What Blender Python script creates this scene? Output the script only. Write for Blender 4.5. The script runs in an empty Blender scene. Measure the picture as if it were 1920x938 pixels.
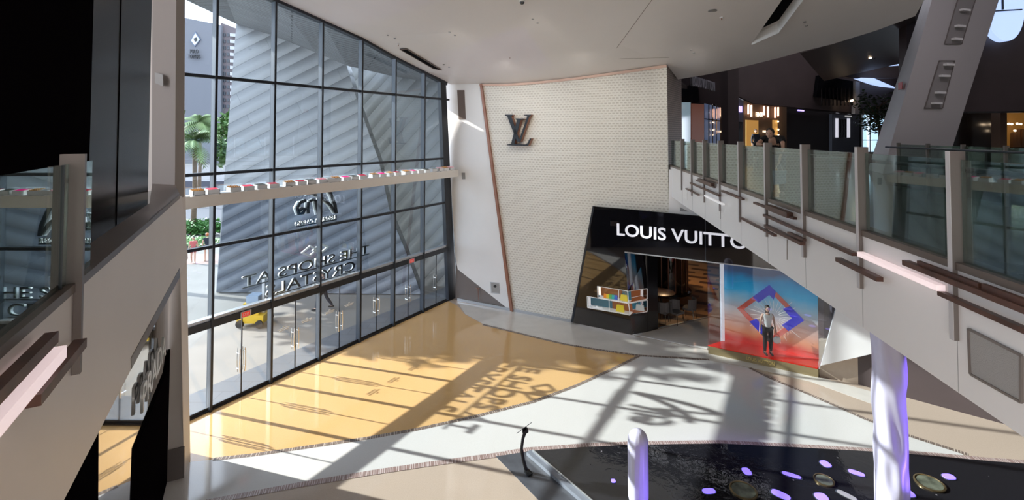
import bpy, bmesh, math, random
from mathutils import Vector, Matrix, geometry
random.seed(7)
V = Vector
SC = bpy.context.scene
COL = SC.collection
# ------------------------------------------------------------ camera, world, sun, exposure
FOC, PITCH, HORIZ, CX, CY = 890.0, math.radians(1.5), 252.0, 960.0, 469.0
YPP = HORIZ - FOC * math.tan(PITCH)
EYE = V((0, 0, 8.0))
cam = bpy.data.cameras.new('camera'); cam.sensor_width = 36; cam.lens = FOC * 36 / 1920
cam.shift_y = -(CY - YPP) / 1920; cam.clip_end = 1000; cam.clip_start = 0.05
co = bpy.data.objects.new('camera', cam); COL.objects.link(co)
co.location = EYE; co.rotation_euler = (math.pi / 2 + PITCH, 0, 0)
SC.camera = co
SC.view_settings.view_transform = 'Standard'; SC.view_settings.look = 'None'
SC.view_settings.exposure = 0.60; SC.view_settings.gamma = 1.0
try: SC.view_settings.use_curve_mapping = False
except Exception: pass
wd = bpy.data.worlds.new('sky'); SC.world = wd; wd.use_nodes = True
bg = wd.node_tree.nodes['Background']; bg.inputs[0].default_value = (0.80, 0.87, 1.0, 1); bg.inputs[1].default_value = 3.7
sl = bpy.data.lights.new('sun', 'SUN'); sl.energy = 9.4; sl.angle = math.radians(0.55); sl.color = (1, 0.95, 0.87)
so = bpy.data.objects.new('sun', sl); COL.objects.link(so)
SUNDIR = V((2.08, -0.60, -1.0)).normalized()
so.rotation_euler = SUNDIR.to_track_quat('-Z', 'Y').to_euler(); so.location = (-40, 30, 40)

# ------------------------------------------------------------ measuring
_cp, _sp = math.cos(PITCH), math.sin(PITCH)
def ray(px, py):
    w = (YPP - py) / FOC
    return V(((px - CX) / FOC, _cp - w * _sp, _sp + w * _cp))
def P(px, py, z=0.0):
    r = ray(px, py); return EYE + r * ((z - EYE.z) / r.z)
def PY(px, py, y):
    r = ray(px, py); return EYE + r * (y / r.y)
CA, CB, CC = 15.401, -0.0833, -0.2286
def cz(x, y): return CA + CB * x + CC * y
def PC(px, py):                                   # on the ceiling plane
    r = ray(px, py); t = (CA - EYE.z) / (r.z - CB * r.x - CC * r.y); return EYE + r * t

class Frame:                                      # a vertical plane through two ground points
    def __init__(s, A, B):
        s.o = V((A[0], A[1], 0)); s.d = V((B[0] - A[0], B[1] - A[1], 0)).normalized()
        n = V((s.d.y, -s.d.x, 0))
        if n.dot(EYE - s.o) < 0: n = -n
        s.n = n; s.L = (V((B[0], B[1], 0)) - s.o).length
    def hit(s, px, py, t=0.0):
        r = ray(px, py); q = EYE + r * ((s.o + s.n * t - EYE).dot(s.n) / r.dot(s.n))
        return ((q - s.o).dot(s.d), q.z)
    def pt(s, a, z, t=0.0): return s.o + s.d * a + s.n * t + V((0, 0, z))
    def q(s, px, py, t=0.0): return s.pt(*s.hit(px, py, t), t)

# ------------------------------------------------------------ mesh builder
class MB:
    def __init__(s): s.v = []; s.f = []; s.sm = False
    def add(s, vs, fs):
        b = len(s.v); s.v += [V(x) for x in vs]; s.f += [[b + i for i in f] for f in fs]; return s
    def prism(s, pts, ex):
        pts = [V(p) for p in pts]; n = len(pts); ex = V(ex)
        s.add(pts + [p + ex for p in pts], [list(range(n))[::-1], list(range(n, 2 * n))] + [[i, (i + 1) % n, n + (i + 1) % n, n + i] for i in range(n)]); return s
    def hexa(s, bt, tp): return s.add(list(bt) + list(tp), [[3, 2, 1, 0], [4, 5, 6, 7], [0, 1, 5, 4], [1, 2, 6, 5], [2, 3, 7, 6], [3, 0, 4, 7]])
    def box(s, x0, y0, z0, x1, y1, z1):
        return s.hexa([(x0, y0, z0), (x1, y0, z0), (x1, y1, z0), (x0, y1, z0)], [(x0, y0, z1), (x1, y0, z1), (x1, y1, z1), (x0, y1, z1)])
    def fbox(s, F, a0, a1, z0, z1, t0, t1):
        q = F.pt; return s.hexa([q(a0, z0, t0), q(a1, z0, t0), q(a1, z0, t1), q(a0, z0, t1)], [q(a0, z1, t0), q(a1, z1, t0), q(a1, z1, t1), q(a0, z1, t1)])
    def fpoly(s, F, az, t0, t1): return s.prism([F.pt(a, z, t0) for a, z in az], F.n * (t1 - t0))
    def fpx(s, F, px, t0, t1, at=None):
        tt = t1 if at is None else at
        return s.fpoly(F, [F.hit(x, y, tt) for x, y in px], t0, t1)
    def ypx(s, pxs, y, th=0.2): return s.prism([PY(a, b, y) for a, b in pxs], (0, th, 0))
    def bar(s, a, b, w, h=None, up=(0, 0, 1)):
        a, b = V(a), V(b); h = h or w; d = (b - a).normalized(); u = V(up)
        x = d.cross(u); x = V((1, 0, 0)) if x.length < 1e-4 else x.normalized(); u = x.cross(d)
        c = [x * (i * w / 2) + u * (j * h / 2) for i, j in ((-1, -1), (1, -1), (1, 1), (-1, 1))]
        return s.hexa([a + k for k in c], [b + k for k in c])
    def tube(s, path, r, n=8):
        path = [V(p) for p in path]; rs = r if isinstance(r, (list, tuple)) else [r] * len(path); b = len(s.v); x0 = None
        for i, p in enumerate(path):
            d = (path[min(i + 1, len(path) - 1)] - path[max(i - 1, 0)]).normalized()
            if x0 is None: x0 = d.orthogonal().normalized()
            x0 = (x0 - d * x0.dot(d)).normalized(); y0 = d.cross(x0)
            for k in range(n):
                t = 2 * math.pi * k / n; s.v.append(p + (x0 * math.cos(t) + y0 * math.sin(t)) * rs[i])
        for i in range(len(path) - 1):
            for k in range(n):
                s.f.append([b + i * n + k, b + i * n + (k + 1) % n, b + (i + 1) * n + (k + 1) % n, b + (i + 1) * n + k])
        s.f.append([b + k for k in range(n)][::-1]); s.f.append([b + (len(path) - 1) * n + k for k in range(n)]); s.sm = True; return s
    def lathe(s, c, prof, n=24, axis=None):
        c = V(c); b = len(s.v)
        for r, z in prof:
            for k in range(n):
                t = 2 * math.pi * k / n; s.v.append(c + V((r * math.cos(t), r * math.sin(t), z)))
        for i in range(len(prof) - 1):
            for k in range(n): s.f.append([b + i * n + k, b + i * n + (k + 1) % n, b + (i + 1) * n + (k + 1) % n, b + (i + 1) * n + k])
        s.f.append([b + k for k in range(n)][::-1]); s.f.append([b + (len(prof) - 1) * n + k for k in range(n)]); s.sm = True; return s
    def ball(s, c, rx, ry=None, rz=None, n=12, m=8):
        ry = ry or rx; rz = rz or rx; b = len(s.v); c = V(c)
        for i in range(1, m):
            a = math.pi * i / m
            for k in range(n): t = 2 * math.pi * k / n; s.v.append(c + V((rx * math.sin(a) * math.cos(t), ry * math.sin(a) * math.sin(t), rz * math.cos(a))))
        s.v += [c + V((0, 0, rz)), c - V((0, 0, rz))]; T = len(s.v) - 2
        for i in range(m - 2):
            for k in range(n): s.f.append([b + i * n + k, b + (i + 1) * n + k, b + (i + 1) * n + (k + 1) % n, b + i * n + (k + 1) % n])
        for k in range(n): s.f.append([T, b + k, b + (k + 1) % n]); s.f.append([T + 1, b + (m - 2) * n + (k + 1) % n, b + (m - 2) * n + k])
        s.sm = True; return s
    def build(s, name, m, parent=None, kind=None, F=None, smooth=None, normals=True):
        me = bpy.data.meshes.new(name); me.from_pydata([tuple(v) for v in s.v], [], s.f); me.update()
        if normals:
            bm = bmesh.new(); bm.from_mesh(me); bmesh.ops.recalc_face_normals(bm, faces=bm.faces); bm.to_mesh(me); bm.free()
        if F is not None:
            uv = me.uv_layers.new(name='uv').data
            for l in me.loops:
                q = me.vertices[l.vertex_index].co - F.o; uv[l.index].uv = (q.dot(F.d), q.z)
        me.materials.append(m)
        if s.sm if smooth is None else smooth:
            me.polygons.foreach_set('use_smooth', [True] * len(me.polygons))
            try: me.set_sharp_from_angle(angle=math.radians(40))
            except Exception: pass
        o = bpy.data.objects.new(name, me); COL.objects.link(o)
        if parent is not None:
            o.parent = parent; o.matrix_parent_inverse = Matrix.Translation(-parent.location)
        if kind: o['kind'] = kind
        return o
def tag(o, label=None, cat=None, group=None, kind=None):
    if label: o['label'] = label
    if cat: o['category'] = cat
    if group: o['group'] = group
    if kind: o['kind'] = kind
    return o
def thing(name, loc, label=None, cat=None, group=None, kind=None):
    o = bpy.data.objects.new(name, None); COL.objects.link(o); o.location = V(loc); o.empty_display_size = .1
    return tag(o, label, cat, group, kind)
def copy_tree(o, parent=None):
    c = o.copy(); COL.objects.link(c)
    if parent is not None: c.parent = parent
    for ch in list(o.children): copy_tree(ch, c)
    return c

# ------------------------------------------------------------ materials
def mat(name, c, rough=.5, metal=0, spec=.5, var=0, vscale=6, bump=0, bscale=40, emit=None, es=0, coat=0):
    m = bpy.data.materials.new(name); m.use_nodes = True; nt = m.node_tree; b = nt.nodes['Principled BSDF']
    b.inputs['Base Color'].default_value = (*c, 1); b.inputs['Roughness'].default_value = rough; b.inputs['Metallic'].default_value = metal
    b.inputs['Specular IOR Level'].default_value = spec; b.inputs['Coat Weight'].default_value = coat; b.inputs['Coat Roughness'].default_value = .04
    if emit: b.inputs['Emission Color'].default_value = (*emit, 1); b.inputs['Emission Strength'].default_value = es
    if var or bump:
        tc = nt.nodes.new('ShaderNodeTexCoord')
    if var:
        n = nt.nodes.new('ShaderNodeTexNoise'); n.inputs['Scale'].default_value = vscale; n.inputs['Detail'].default_value = 6
        nt.links.new(tc.outputs['Object'], n.inputs['Vector'])
        r = nt.nodes.new('ShaderNodeValToRGB'); r.color_ramp.elements[0].position = .3; r.color_ramp.elements[1].position = .7
        r.color_ramp.elements[0].color = (*[max(0, x * (1 - var)) for x in c], 1); r.color_ramp.elements[1].color = (*[min(1, x * (1 + var)) for x in c], 1)
        nt.links.new(n.outputs['Fac'], r.inputs['Fac']); nt.links.new(r.outputs['Color'], b.inputs['Base Color'])
    if bump:
        n = nt.nodes.new('ShaderNodeTexNoise'); n.inputs['Scale'].default_value = bscale; nt.links.new(tc.outputs['Object'], n.inputs['Vector'])
        bp = nt.nodes.new('ShaderNodeBump'); bp.inputs['Strength'].default_value = bump; bp.inputs['Distance'].default_value = .02
        nt.links.new(n.outputs['Fac'], bp.inputs['Height']); nt.links.new(bp.outputs['Normal'], b.inputs['Normal'])
    return m
def glass(name, tint=(1, 1, 1), base=.05, gain=.9, rough=0.0, refl=(1, 1, 1)):
    m = bpy.data.materials.new(name); m.use_nodes = True; nt = m.node_tree; nt.nodes.clear(); N = nt.nodes.new
    o = N('ShaderNodeOutputMaterial'); mx = N('ShaderNodeMixShader'); t = N('ShaderNodeBsdfTransparent'); g = N('ShaderNodeBsdfGlossy')
    t.inputs[0].default_value = (*tint, 1); g.inputs['Roughness'].default_value = rough; g.inputs['Color'].default_value = (*refl, 1)
    lw = N('ShaderNodeLayerWeight'); lw.inputs['Blend'].default_value = .5
    pw = N('ShaderNodeMath'); pw.operation = 'POWER'; pw.inputs[1].default_value = 4
    ma = N('ShaderNodeMath'); ma.operation = 'MULTIPLY_ADD'; ma.inputs[1].default_value = gain; ma.inputs[2].default_value = base; ma.use_clamp = True
    nt.links.new(lw.outputs['Facing'], pw.inputs[0]); nt.links.new(pw.outputs[0], ma.inputs[0]); nt.links.new(ma.outputs[0], mx.inputs[0])
    nt.links.new(t.outputs[0], mx.inputs[1]); nt.links.new(g.outputs[0], mx.inputs[2]); nt.links.new(mx.outputs[0], o.inputs[0])
    return m
def brickmat(name, c1, c2, mortar, bw, bh, ms, rot=0, rough=.5, metal=0, bump=.3, offset=.5, vec='UV', spec=.5, dist=.02, coat=0):
    m = mat(name, c1, rough, metal, spec, coat=coat); nt = m.node_tree; b = nt.nodes['Principled BSDF']; N = nt.nodes.new
    tc = N('ShaderNodeTexCoord'); mp = N('ShaderNodeMapping'); mp.inputs['Rotation'].default_value = (0, 0, rot); br = N('ShaderNodeTexBrick')
    br.offset = offset; br.inputs['Scale'].default_value = 1; br.inputs['Color1'].default_value = (*c1, 1); br.inputs['Color2'].default_value = (*c2, 1)
    br.inputs['Mortar'].default_value = (*mortar, 1); br.inputs['Brick Width'].default_value = bw; br.inputs['Row Height'].default_value = bh
    br.inputs['Mortar Size'].default_value = ms; br.inputs['Mortar Smooth'].default_value = .3
    nt.links.new(tc.outputs[vec], mp.inputs[0]); nt.links.new(mp.outputs[0], br.inputs['Vector']); nt.links.new(br.outputs['Color'], b.inputs['Base Color'])
    if bump:
        bp = N('ShaderNodeBump'); bp.inputs['Strength'].default_value = bump; bp.inputs['Distance'].default_value = dist; bp.invert = True
        nt.links.new(br.outputs['Fac'], bp.inputs['Height']); nt.links.new(bp.outputs['Normal'], b.inputs['Normal'])
    return m
M = dict(
    white=mat('white_paint', (.86, .855, .85), .55, var=.03, vscale=.6),
    whitecol=mat('white_column_paint', (.74, .68, .63), .5),
    fascia=mat('fascia_paint', (.82, .81, .81), .35, var=.03, vscale=.5),
    fascial=mat('warm_fascia_paint', (.80, .74, .69), .45, var=.03, vscale=.5),
    ceil=mat('ceiling_plaster', (.82, .785, .765), .42, var=.02, vscale=.4),
    dkframe=mat('dark_frame_metal', (.018, .022, .03), .35, spec=.5),
    grframe=mat('grey_frame_metal', (.045, .055, .07), .35),
    alu=mat('aluminium', (.55, .57, .6), .3, metal=.7),
    chrome=mat('chrome', (.8, .8, .8), .12, metal=1),
    fin=mat('grey_bronze_metal', (.20, .175, .165), .4, metal=.3),
    wood=mat('dark_wood', (.085, .036, .024), .4, var=.35, vscale=5),
    sill=mat('bronze_sill', (.16, .125, .105), .35, metal=.3),
    black=mat('black_gloss', (.006, .006, .008), .03, spec=1.0, coat=.8),
    blackwall=mat('black_matte', (.004, .003, .004), 1.0, spec=0),
    blackmir=mat('black_mirror', (.02, .02, .022), .02, metal=0, spec=1.0, coat=1.0),
    lettw=mat('white_lettering', (.85, .85, .9), .4, emit=(.9, .9, 1), es=.25),
    lettalu=mat('aluminium_lettering', (.7, .72, .72), .35, metal=.2),
    lettblk=mat('black_lettering', (.01, .01, .012), .35),
    copper=mat('copper_brown', (.32, .15, .10), .35, metal=.3),
    gold=mat('gold_terrazzo', (.64, .40, .175), .07, var=.05, vscale=45, spec=.55),
    whitefl=mat('white_terrazzo', (.62, .605, .585), .10, var=.03, vscale=40, spec=.5),
    beige=mat('beige_terrazzo', (.48, .385, .31), .08, var=.05, vscale=40, spec=.5),
    greyfl=mat('pale_grey_stone', (.62, .585, .54), .08, var=.05, vscale=2, spec=.55),
    bluestone=mat('dark_pool_edge_stone', (.075, .08, .095), .3, var=.25, vscale=3),
    bluerim=mat('pool_rim_stone', (.20, .22, .26), .35, var=.15, vscale=3),
    shadewall=mat('shade_brown_bulkhead', (.075, .055, .055), .55, var=.1, vscale=.8),  # white bulkhead's shadow put into the colour as dark brown
    brownceil=mat('brown_soffit', (.11, .085, .08), .5),
    darkstore=mat('dark_store_finish', (.02, .016, .016), .2),
    shelfw=mat('white_shelf', (.78, .74, .69), .5),
    shelftop=mat('shelf_liner', (.80, .80, .82), .5),
    traywhite=mat('white_tray', (.80, .80, .80), .4),
    red=mat('red_sign', (.6, .03, .02), .4, emit=(1, .05, .03), es=.25),
    skin=mat('skin', (.55, .33, .24), .5), hair=mat('dark_hair', (.03, .02, .015), .6),
    redhair=mat('ginger_hair', (.45, .14, .05), .6),
    pink=mat('pink_fabric', (.50, .12, .12), .8), navy=mat('dark_navy_fabric', (.02, .025, .04), .8), blackfab=mat('black_fabric', (.012, .012, .014), .7),
    whitefab=mat('white_fabric', (.75, .74, .72), .7), jeans=mat('blue_denim', (.05, .08, .14), .8), shoe=mat('tan_shoe', (.4, .28, .2), .6),
    leaf=mat('green_leaf', (.07, .14, .035), .5, spec=.3), palmleaf=mat('palm_leaf', (.13, .19, .07), .5, spec=.3), darkleaf=mat('dark_leaf', (.02, .045, .012), .5),
    hedge=mat('hedge_leaf', (.05, .16, .03), .5), flower=mat('pale_bedding_leaf', (.25, .40, .18), .6), bark=mat('bark', (.12, .08, .05), .8, var=.3, vscale=12),
    concrete=mat('plaza_concrete', (.20, .19, .175), .7, var=.08, vscale=.8), road=mat('road_asphalt', (.09, .09, .10), .8),
    terrace=brickmat('terrace_stone', (.10, .115, .135), (.12, .135, .155), (.06, .07, .08), 1.2, .6, .01, rough=.5, vec='Object', bump=0),
    yellow=mat('yellow_paint', (.50, .32, .01), .4), rubber=mat('black_rubber', (.015, .015, .015), .8),
    hotel=brickmat('hotel_panel', (.20, .20, .215), (.185, .185, .20), (.14, .14, .155), 6, 2.9, .12, rough=.8, bump=0),
    hotelside=mat('hotel_side_brown', (.12, .095, .10), .8), hotelwin=mat('hotel_window', (.03, .035, .045), .2), hotelbal=mat('hotel_balcony', (.38, .37, .37), .7),
    glass=glass('clear_window_glass', (.83, .88, .91), .06, .8, refl=(.85, .93, 1)), railglass=glass('green_rail_glass', (.62, .72, .70), .09, .85, refl=(.9, .97, .96)),
    doorglass=glass('door_glass', (.93, .96, .98), .05, .7), shopglass=glass('shop_glass', (.95, .97, .98), .05, .6),
    warmlamp=mat('warm_lamp', (1, .7, .5), .5, emit=(1, .55, .38), es=1.6), spot=mat('spot_lamp', (1, .8, .6), .5, emit=(1, .75, .5), es=14),
    pinkbar=mat('pale_pink_lit_bar', (.85, .74, .74), .35, emit=(1, .80, .82), es=.38), whitebar=mat('white_lit_bar', (.85, .85, .85), .35, emit=(.95, .95, 1), es=.2),
    purplesign=mat('purple_lit_sign', (.6, .5, 1), .5, emit=(.45, .35, 1), es=1.3), warmsign=mat('warm_lit_sign', (1, .8, .6), .5, emit=(1, .75, .5), es=1.6),
    orangeroom=mat('warm_store_wall', (.35, .2, .06), .6, emit=(1, .5, .12), es=.22),
    purple=mat('purple_pool_lamp', (.3, .2, .9), .3, emit=(.20, .14, 1), es=1.0), skylight=mat('skylight_glass', (.6, .75, 1), .4, emit=(.45, .60, .95), es=.75),
    pillar=mat('frosted_pillar', (.60, .58, .74), .4, var=.03, vscale=4), storewall=mat('store_brown_wall', (.16, .075, .03), .4, var=.2, vscale=2),
    chairfab=mat('grey_chair_fabric', (.14, .13, .13), .8), table=mat('walnut_table', (.07, .03, .018), .3, var=.2, vscale=4),
    tandoor=mat('grey_wall_base', (.19, .165, .155), .25, spec=.5), panelgrey=mat('grey_access_panel', (.36, .35, .34), .6, bump=.3, bscale=120),
    tree_m=mat('planter_brown', (.05, .03, .02), .6), sandstone=mat('beige_stone_wall', (.46, .37, .29), .25, var=.05, vscale=2),
    slotblack=mat('slot_black', (.002, .002, .003), .8, spec=.1), grey=mat('grey_plastic', (.3, .3, .3), .5), brownbox=mat('brown_recess', (.16, .12, .10), .6),
)
M['edge'] = mat('pale_edge_paint', (.55, .54, .56), .4)
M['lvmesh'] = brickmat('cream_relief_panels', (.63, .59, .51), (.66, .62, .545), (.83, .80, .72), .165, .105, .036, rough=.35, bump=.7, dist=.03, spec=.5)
M['lvmeshshade'] = brickmat('shaded_relief_panels', (.26, .22, .20), (.23, .19, .17), (.12, .10, .09), .17, .085, .018, rough=.5, bump=.8, dist=.03)  # same relief panels, with the side wall's shade put into the colours
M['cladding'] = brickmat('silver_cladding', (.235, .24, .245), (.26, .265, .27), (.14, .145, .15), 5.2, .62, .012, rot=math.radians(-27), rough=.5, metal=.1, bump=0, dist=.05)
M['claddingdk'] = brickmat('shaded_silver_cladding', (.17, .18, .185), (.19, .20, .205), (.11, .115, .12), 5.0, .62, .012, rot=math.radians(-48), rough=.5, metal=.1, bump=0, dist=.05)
M['soffit'] = brickmat('grey_slatted_soffit', (.22, .235, .25), (.17, .18, .195), (.03, .033, .036), 7, .34, .035, rot=math.radians(-25), rough=.6, bump=.5, vec='Object')
M['tile'] = brickmat('charcoal_wall_tile', (.050, .046, .046), (.042, .038, .038), (.018, .016, .016), 1.5, 1.15, .006, rough=.22, bump=.1, spec=.5)
M['darkfloor'] = brickmat('dark_upper_floor', (.035, .030, .030), (.030, .026, .026), (.015, .015, .015), 1.2, 1.2, .006, rough=.08, bump=0, vec='Object')
M['greyupper'] = brickmat('grey_upper_floor', (.20, .19, .185), (.18, .17, .165), (.12, .115, .11), 1.2, 1.2, .006, rough=.15, bump=0, vec='Object')
M['storefloor'] = brickmat('patterned_wood_floor', (.07, .035, .02), (.09, .045, .025), (.36, .20, .09), 1.5, .85, .27, rot=.5, rough=.3, bump=0, vec='Object')

def shingle(m, rot, row, dist=.12, st=1.0, vec='UV'):
    nt = m.node_tree; b = nt.nodes['Principled BSDF']; N = nt.nodes.new
    tc = N('ShaderNodeTexCoord'); mp = N('ShaderNodeMapping'); mp.inputs['Rotation'].default_value = (0, 0, rot); sx = N('ShaderNodeSeparateXYZ')
    dv = N('ShaderNodeMath'); dv.operation = 'DIVIDE'; dv.inputs[1].default_value = row; fr = N('ShaderNodeMath'); fr.operation = 'FRACT'
    bp = N('ShaderNodeBump'); bp.inputs['Strength'].default_value = st; bp.inputs['Distance'].default_value = dist
    nt.links.new(tc.outputs[vec], mp.inputs[0]); nt.links.new(mp.outputs[0], sx.inputs[0]); nt.links.new(sx.outputs[1], dv.inputs[0]); nt.links.new(dv.outputs[0], fr.inputs[0])
    pw = N('ShaderNodeMath'); pw.operation = 'POWER'; pw.inputs[1].default_value = 3; nt.links.new(fr.outputs[0], pw.inputs[0])
    nt.links.new(pw.outputs[0], bp.inputs['Height']); bp.invert = True; nt.links.new(bp.outputs['Normal'], b.inputs['Normal'])
M['cladshade'] = brickmat('lower_shade_cladding', (.065, .075, .095), (.075, .085, .105), (.03, .035, .045), 5.2, .62, .012, rot=math.radians(-27), rough=.35, bump=0)  # darker cladding copy, carrying the shade of the lower facet in its colour
shingle(M['cladding'], math.radians(-27), .62, .35); shingle(M['claddingdk'], math.radians(-48), .62, .35); shingle(M['cladshade'], math.radians(-27), .62, .35)
def stripemat(name, ca, cb, scale, rough=.4, thr=.55):
    m = mat(name, ca, rough); nt = m.node_tree; b = nt.nodes['Principled BSDF']; N = nt.nodes.new
    tc = N('ShaderNodeTexCoord'); n = N('ShaderNodeTexNoise'); n.noise_dimensions = '2D'; mp = N('ShaderNodeMapping'); mp.inputs['Scale'].default_value = (scale, .6, 1)
    n.inputs['Scale'].default_value = 1; n.inputs['Detail'].default_value = 2; r = N('ShaderNodeValToRGB'); r.color_ramp.interpolation = 'LINEAR'
    r.color_ramp.elements[0].position = thr - .08; r.color_ramp.elements[1].position = thr; r.color_ramp.elements[0].color = (*ca, 1); r.color_ramp.elements[1].color = (*cb, 1)
    nt.links.new(tc.outputs['UV'], mp.inputs[0]); nt.links.new(mp.outputs[0], n.inputs['Vector']); nt.links.new(n.outputs['Fac'], r.inputs[0]); nt.links.new(r.outputs[0], b.inputs['Base Color'])
    return m
M['pebble'] = stripemat('pebble_inlay', (.55, .47, .40), (.16, .12, .10), 34, thr=.46)
M['poolrim'] = stripemat('striped_pool_border', (.60, .52, .50), (.26, .17, .15), 40, thr=.5)
def waterm():
    m = mat('black_pool_water', (.012, .013, .016), .04, spec=.6); nt = m.node_tree; b = nt.nodes['Principled BSDF']; N = nt.nodes.new
    tc = N('ShaderNodeTexCoord'); n = N('ShaderNodeTexNoise'); n.inputs['Scale'].default_value = 5; n.inputs['Detail'].default_value = 3; n.inputs['Distortion'].default_value = .6
    bp = N('ShaderNodeBump'); bp.inputs['Strength'].default_value = .10; bp.inputs['Distance'].default_value = .05
    nt.links.new(tc.outputs['Object'], n.inputs['Vector']); nt.links.new(n.outputs['Fac'], bp.inputs['Height']); nt.links.new(bp.outputs['Normal'], b.inputs['Normal'])
    v = N('ShaderNodeTexVoronoi'); v.inputs['Scale'].default_value = 2.2; v.feature = 'F1'; r = N('ShaderNodeValToRGB')
    r.color_ramp.elements[0].position = .03; r.color_ramp.elements[1].position = .045; r.color_ramp.elements[0].color = (.35, .33, .35, 1); r.color_ramp.elements[1].color = (.014, .014, .017, 1)
    nt.links.new(tc.outputs['Object'], v.inputs['Vector']); nt.links.new(v.outputs['Distance'], r.inputs[0]); nt.links.new(r.outputs[0], b.inputs['Base Color'])
    return m
M['water'] = waterm()
def backdropm():
    m = mat('printed_sunset_backdrop', (.5, .5, .5), .5); nt = m.node_tree; b = nt.nodes['Principled BSDF']; N = nt.nodes.new
    tc = N('ShaderNodeTexCoord'); sx = N('ShaderNodeSeparateXYZ'); n = N('ShaderNodeTexNoise'); n.inputs['Scale'].default_value = 1.2; n.inputs['Detail'].default_value = 4
    nt.links.new(tc.outputs['UV'], sx.inputs[0]); nt.links.new(tc.outputs['UV'], n.inputs['Vector'])
    ma = N('ShaderNodeMath'); ma.operation = 'MULTIPLY_ADD'; ma.inputs[1].default_value = .55; nt.links.new(n.outputs['Fac'], ma.inputs[0]); nt.links.new(sx.outputs[1], ma.inputs[2])
    mr = N('ShaderNodeMapRange'); mr.inputs['From Min'].default_value = .45; mr.inputs['From Max'].default_value = 3.75; nt.links.new(ma.outputs[0], mr.inputs[0])
    r = N('ShaderNodeValToRGB'); e = r.color_ramp; e.elements[0].position = 0; e.elements[0].color = (.55, .02, .015, 1); e.elements[1].position = 1; e.elements[1].color = (.02, .05, .12, 1)
    for p, c in ((.07, (.45, .03, .02)), (.16, (.50, .19, .09)), (.34, (.40, .31, .29)), (.50, (.20, .33, .42)), (.62, (.02, .26, .46)), (.74, (.0, .16, .34)), (.82, (.02, .05, .12))):
        q = e.elements.new(p); q.color = (*c, 1)
    nt.links.new(mr.outputs[0], r.inputs[0]); nt.links.new(r.outputs[0], b.inputs['Base Color'])
    nt.links.new(r.outputs[0], b.inputs['Emission Color']); b.inputs['Emission Strength'].default_value = .30
    return m
M['backdrop'] = backdropm()
M['redfloor'] = mat('red_display_floor', (.50, .02, .015), .25, emit=(.8, .02, .01), es=.15)
M['blueglass'] = mat('cobalt_blue_panel', (.02, .02, .30), .2, emit=(.02, .02, .5), es=.2)
M['redglass'] = mat('brick_red_panel', (.42, .08, .06), .3, emit=(.5, .08, .05), es=.15)

def text_mesh(name, body, m, o, xd, up, w, h, depth, parent=None, kind=None, bold=0.0):
    cu = bpy.data.curves.new(name, 'FONT'); cu.body = body; cu.extrude = .5; cu.offset = bold; cu.resolution_u = 4
    t = bpy.data.objects.new(name, cu); COL.objects.link(t); dg = bpy.context.evaluated_depsgraph_get()
    me = bpy.data.meshes.new_from_object(t.evaluated_get(dg)); bpy.data.objects.remove(t); bpy.data.curves.remove(cu)
    xs = [v.co.x for v in me.vertices]; ys = [v.co.y for v in me.vertices]; x0, x1, y0, y1 = min(xs), max(xs), min(ys), max(ys)
    xd, up, o = V(xd).normalized(), V(up).normalized(), V(o); nn = xd.cross(up)
    for v in me.vertices:
        c = v.co; v.co = o + xd * ((c.x - x0) / (x1 - x0) * w) + up * ((c.y - y0) / (y1 - y0) * h) + nn * ((c.z + .5) * depth)
    me.materials.clear(); me.materials.append(m); me.name = name
    ob = bpy.data.objects.new(name, me); COL.objects.link(ob)
    if parent is not None: ob.parent = parent; ob.matrix_parent_inverse = Matrix.Translation(-parent.location)
    if kind: ob['kind'] = kind
    return ob

# ------------------------------------------------------------ key planes
W = Frame(P(392, 771), P(840, 563.5))             # curtain wall, s grows away from the camera
WEND = W.L
MS = [W.hit(x, y)[0] for x, y in ((392, 771), (505, 720), (596, 678), (672, 643), (736, 613), (791.5, 586))]
MS = [MS[0] - (MS[1] - MS[0])] + MS + [WEND]      # bay 0 is behind the column
MF = Frame(P(957, 583), P(1072, 605))             # relief wall and white wall
LF = Frame(P(1072, 605), P(1533, 706))            # shop front
RF = Frame(P(1279, 318, 6.78), P(1920, 539, 6.78))  # bridge face, s grows towards the camera
LL = Frame(P(200, 483, 6.78), P(334, 369, 6.78))  # left parapet face, s grows away
def ctop(s): q = W.pt(s, 0); return cz(q.x, q.y)
TOPPX = [(516, 0), (601, 38), (677, 72), (741, 108), (795, 135), (835, 157)]
WT = [W.hit(*q) for q in TOPPX]                   # measured top edge of the glazing
def wtop(s):
    if s <= WT[0][0]: return WT[0][1] + (WT[0][0] - s) * .19
    for (a, za), (b, zb) in zip(WT, WT[1:]):
        if s <= b: return za + (zb - za) * (s - a) / (b - a)
    return WT[-1][1]

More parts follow.
